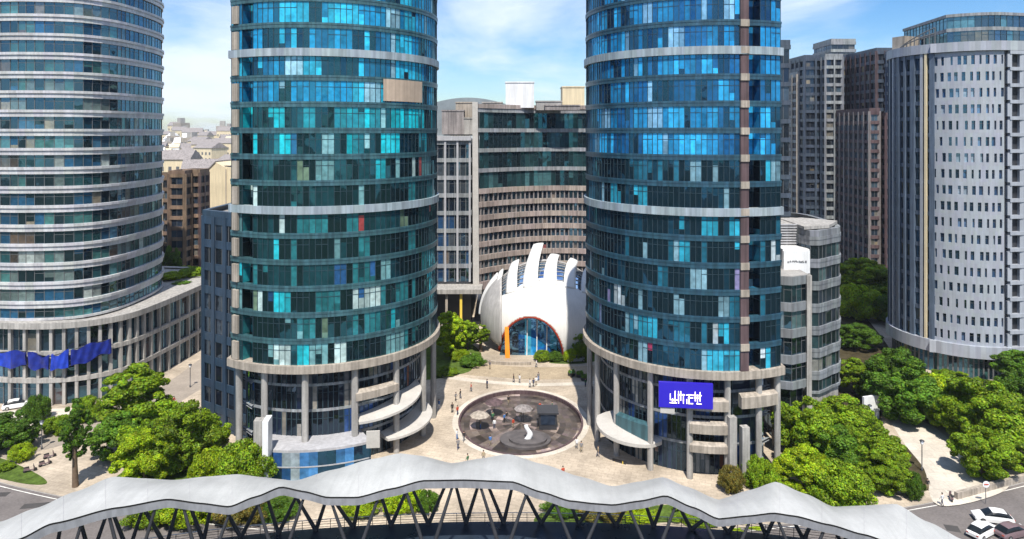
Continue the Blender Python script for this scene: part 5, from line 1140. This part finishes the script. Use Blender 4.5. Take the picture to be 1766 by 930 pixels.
for i in range(16):
    f = i / 15; a = f * 2.6; wv = .5 * (1 - .55 * f) + .1; c_ = (2.6 + .3 * math.sin(f * 5), 110.8, PD + .7 + 2.2 * f); rows.append([(c_[0] + wv * math.cos(a + k), c_[1] + wv * .55 * math.sin(a + k), c_[2]) for k in [2 * math.pi * q / 10 for q in range(10)]])
mb.grid(rows, closed_u=True); mb.face(rows[-1]); mb.build('figure', M['white'], sc)
def parasol(x, y, lab, mat, first=[None]):
    r = court_thing('parasol', lab, 'parasol', x, y); tag(r, group='parasols in the court'); mb = MB(); mb.tube([(x, y, PD), (x, y, PD + 2.7)], .05, 6); mb.build('pole', M['darksteel'], r)
    mb = MB(); mb.grid([[(x + rr * math.cos(2 * math.pi * k / 8), y + rr * math.sin(2 * math.pi * k / 8), z) for k in range(8)] for rr, z in ((.03, PD + 3.0), (1.0, PD + 2.7), (1.7, PD + 2.3))], closed_u=True, smooth=False); mb.build('canopy', mat, r)
parasol(-5.5, 116, 'tan parasol in the left of the dark court', M['stone']); parasol(-3.2, 121.5, 'dark brown parasol at the back of the court', M['maroon']); parasol(2.0, 118.8, 'dusky pink parasol beside the kiosk', M['pinkstone'])
# yard walls and kerbs on the left
YW = MB(); a, b = G(205, 775, PZ), G(262, 770, PZ); YW.hexa([(a[0], a[1], PZ), (b[0], b[1], PZ), (b[0], b[1] + .3, PZ), (a[0], a[1] + .3, PZ), (a[0], a[1], 1.7), (b[0], b[1], 1.7), (b[0], b[1] + .3, 1.7), (a[0], a[1] + .3, 1.7)])
tag(YW.build('yard_wall', M['white']), 'low white wall at the end of the pale yard', 'wall')
GW = MB(); pts = spline([(60.5, 92.6), (70, 96.2), (80, 100), (92, 106.5)], 6, closed=False); GW.prism(pts + [(p[0] - .2, p[1] + .5) for p in pts[::-1]], PZ, 1.0)
tag(GW.build('garden_wall', M['stone']), 'low rubble stone wall between the garden and the parked cars', 'wall')
PWL = MB(); a = G(1490, 726, PZ); PWL.hexa([(a[0], a[1], PZ), (a[0] + 3.2, a[1] + 1, PZ), (a[0] + 3.1, a[1] + 1.4, PZ), (a[0] - .1, a[1] + .4, PZ), (a[0], a[1], 4.2), (a[0] + 3.2, a[1] + 1, 4.2), (a[0] + 3.1, a[1] + 1.4, 4.2), (a[0] - .1, a[1] + .4, 4.2)])
tag(PWL.build('screen_wall', M['white']), 'white screen wall glimpsed between the right grove trees', 'wall')

# air between here and the far district
hz = MB(); hz.box(-3510, 3510, -1510, 4510, -7.5, 92)
hm = bpy.data.materials.new('haze'); hm.use_nodes = True; t = hm.node_tree; t.nodes.clear(); o_ = N(t, 'ShaderNodeOutputMaterial'); v = N(t, 'ShaderNodeVolumePrincipled')
v.inputs['Color'].default_value = (.86, .93, 1, 1); v.inputs['Density'].default_value = HAZE; v.inputs['Anisotropy'].default_value = .2; t.links.new(v.outputs[0], o_.inputs['Volume'])
tag(hz.build('haze', hm), kind='stuff')
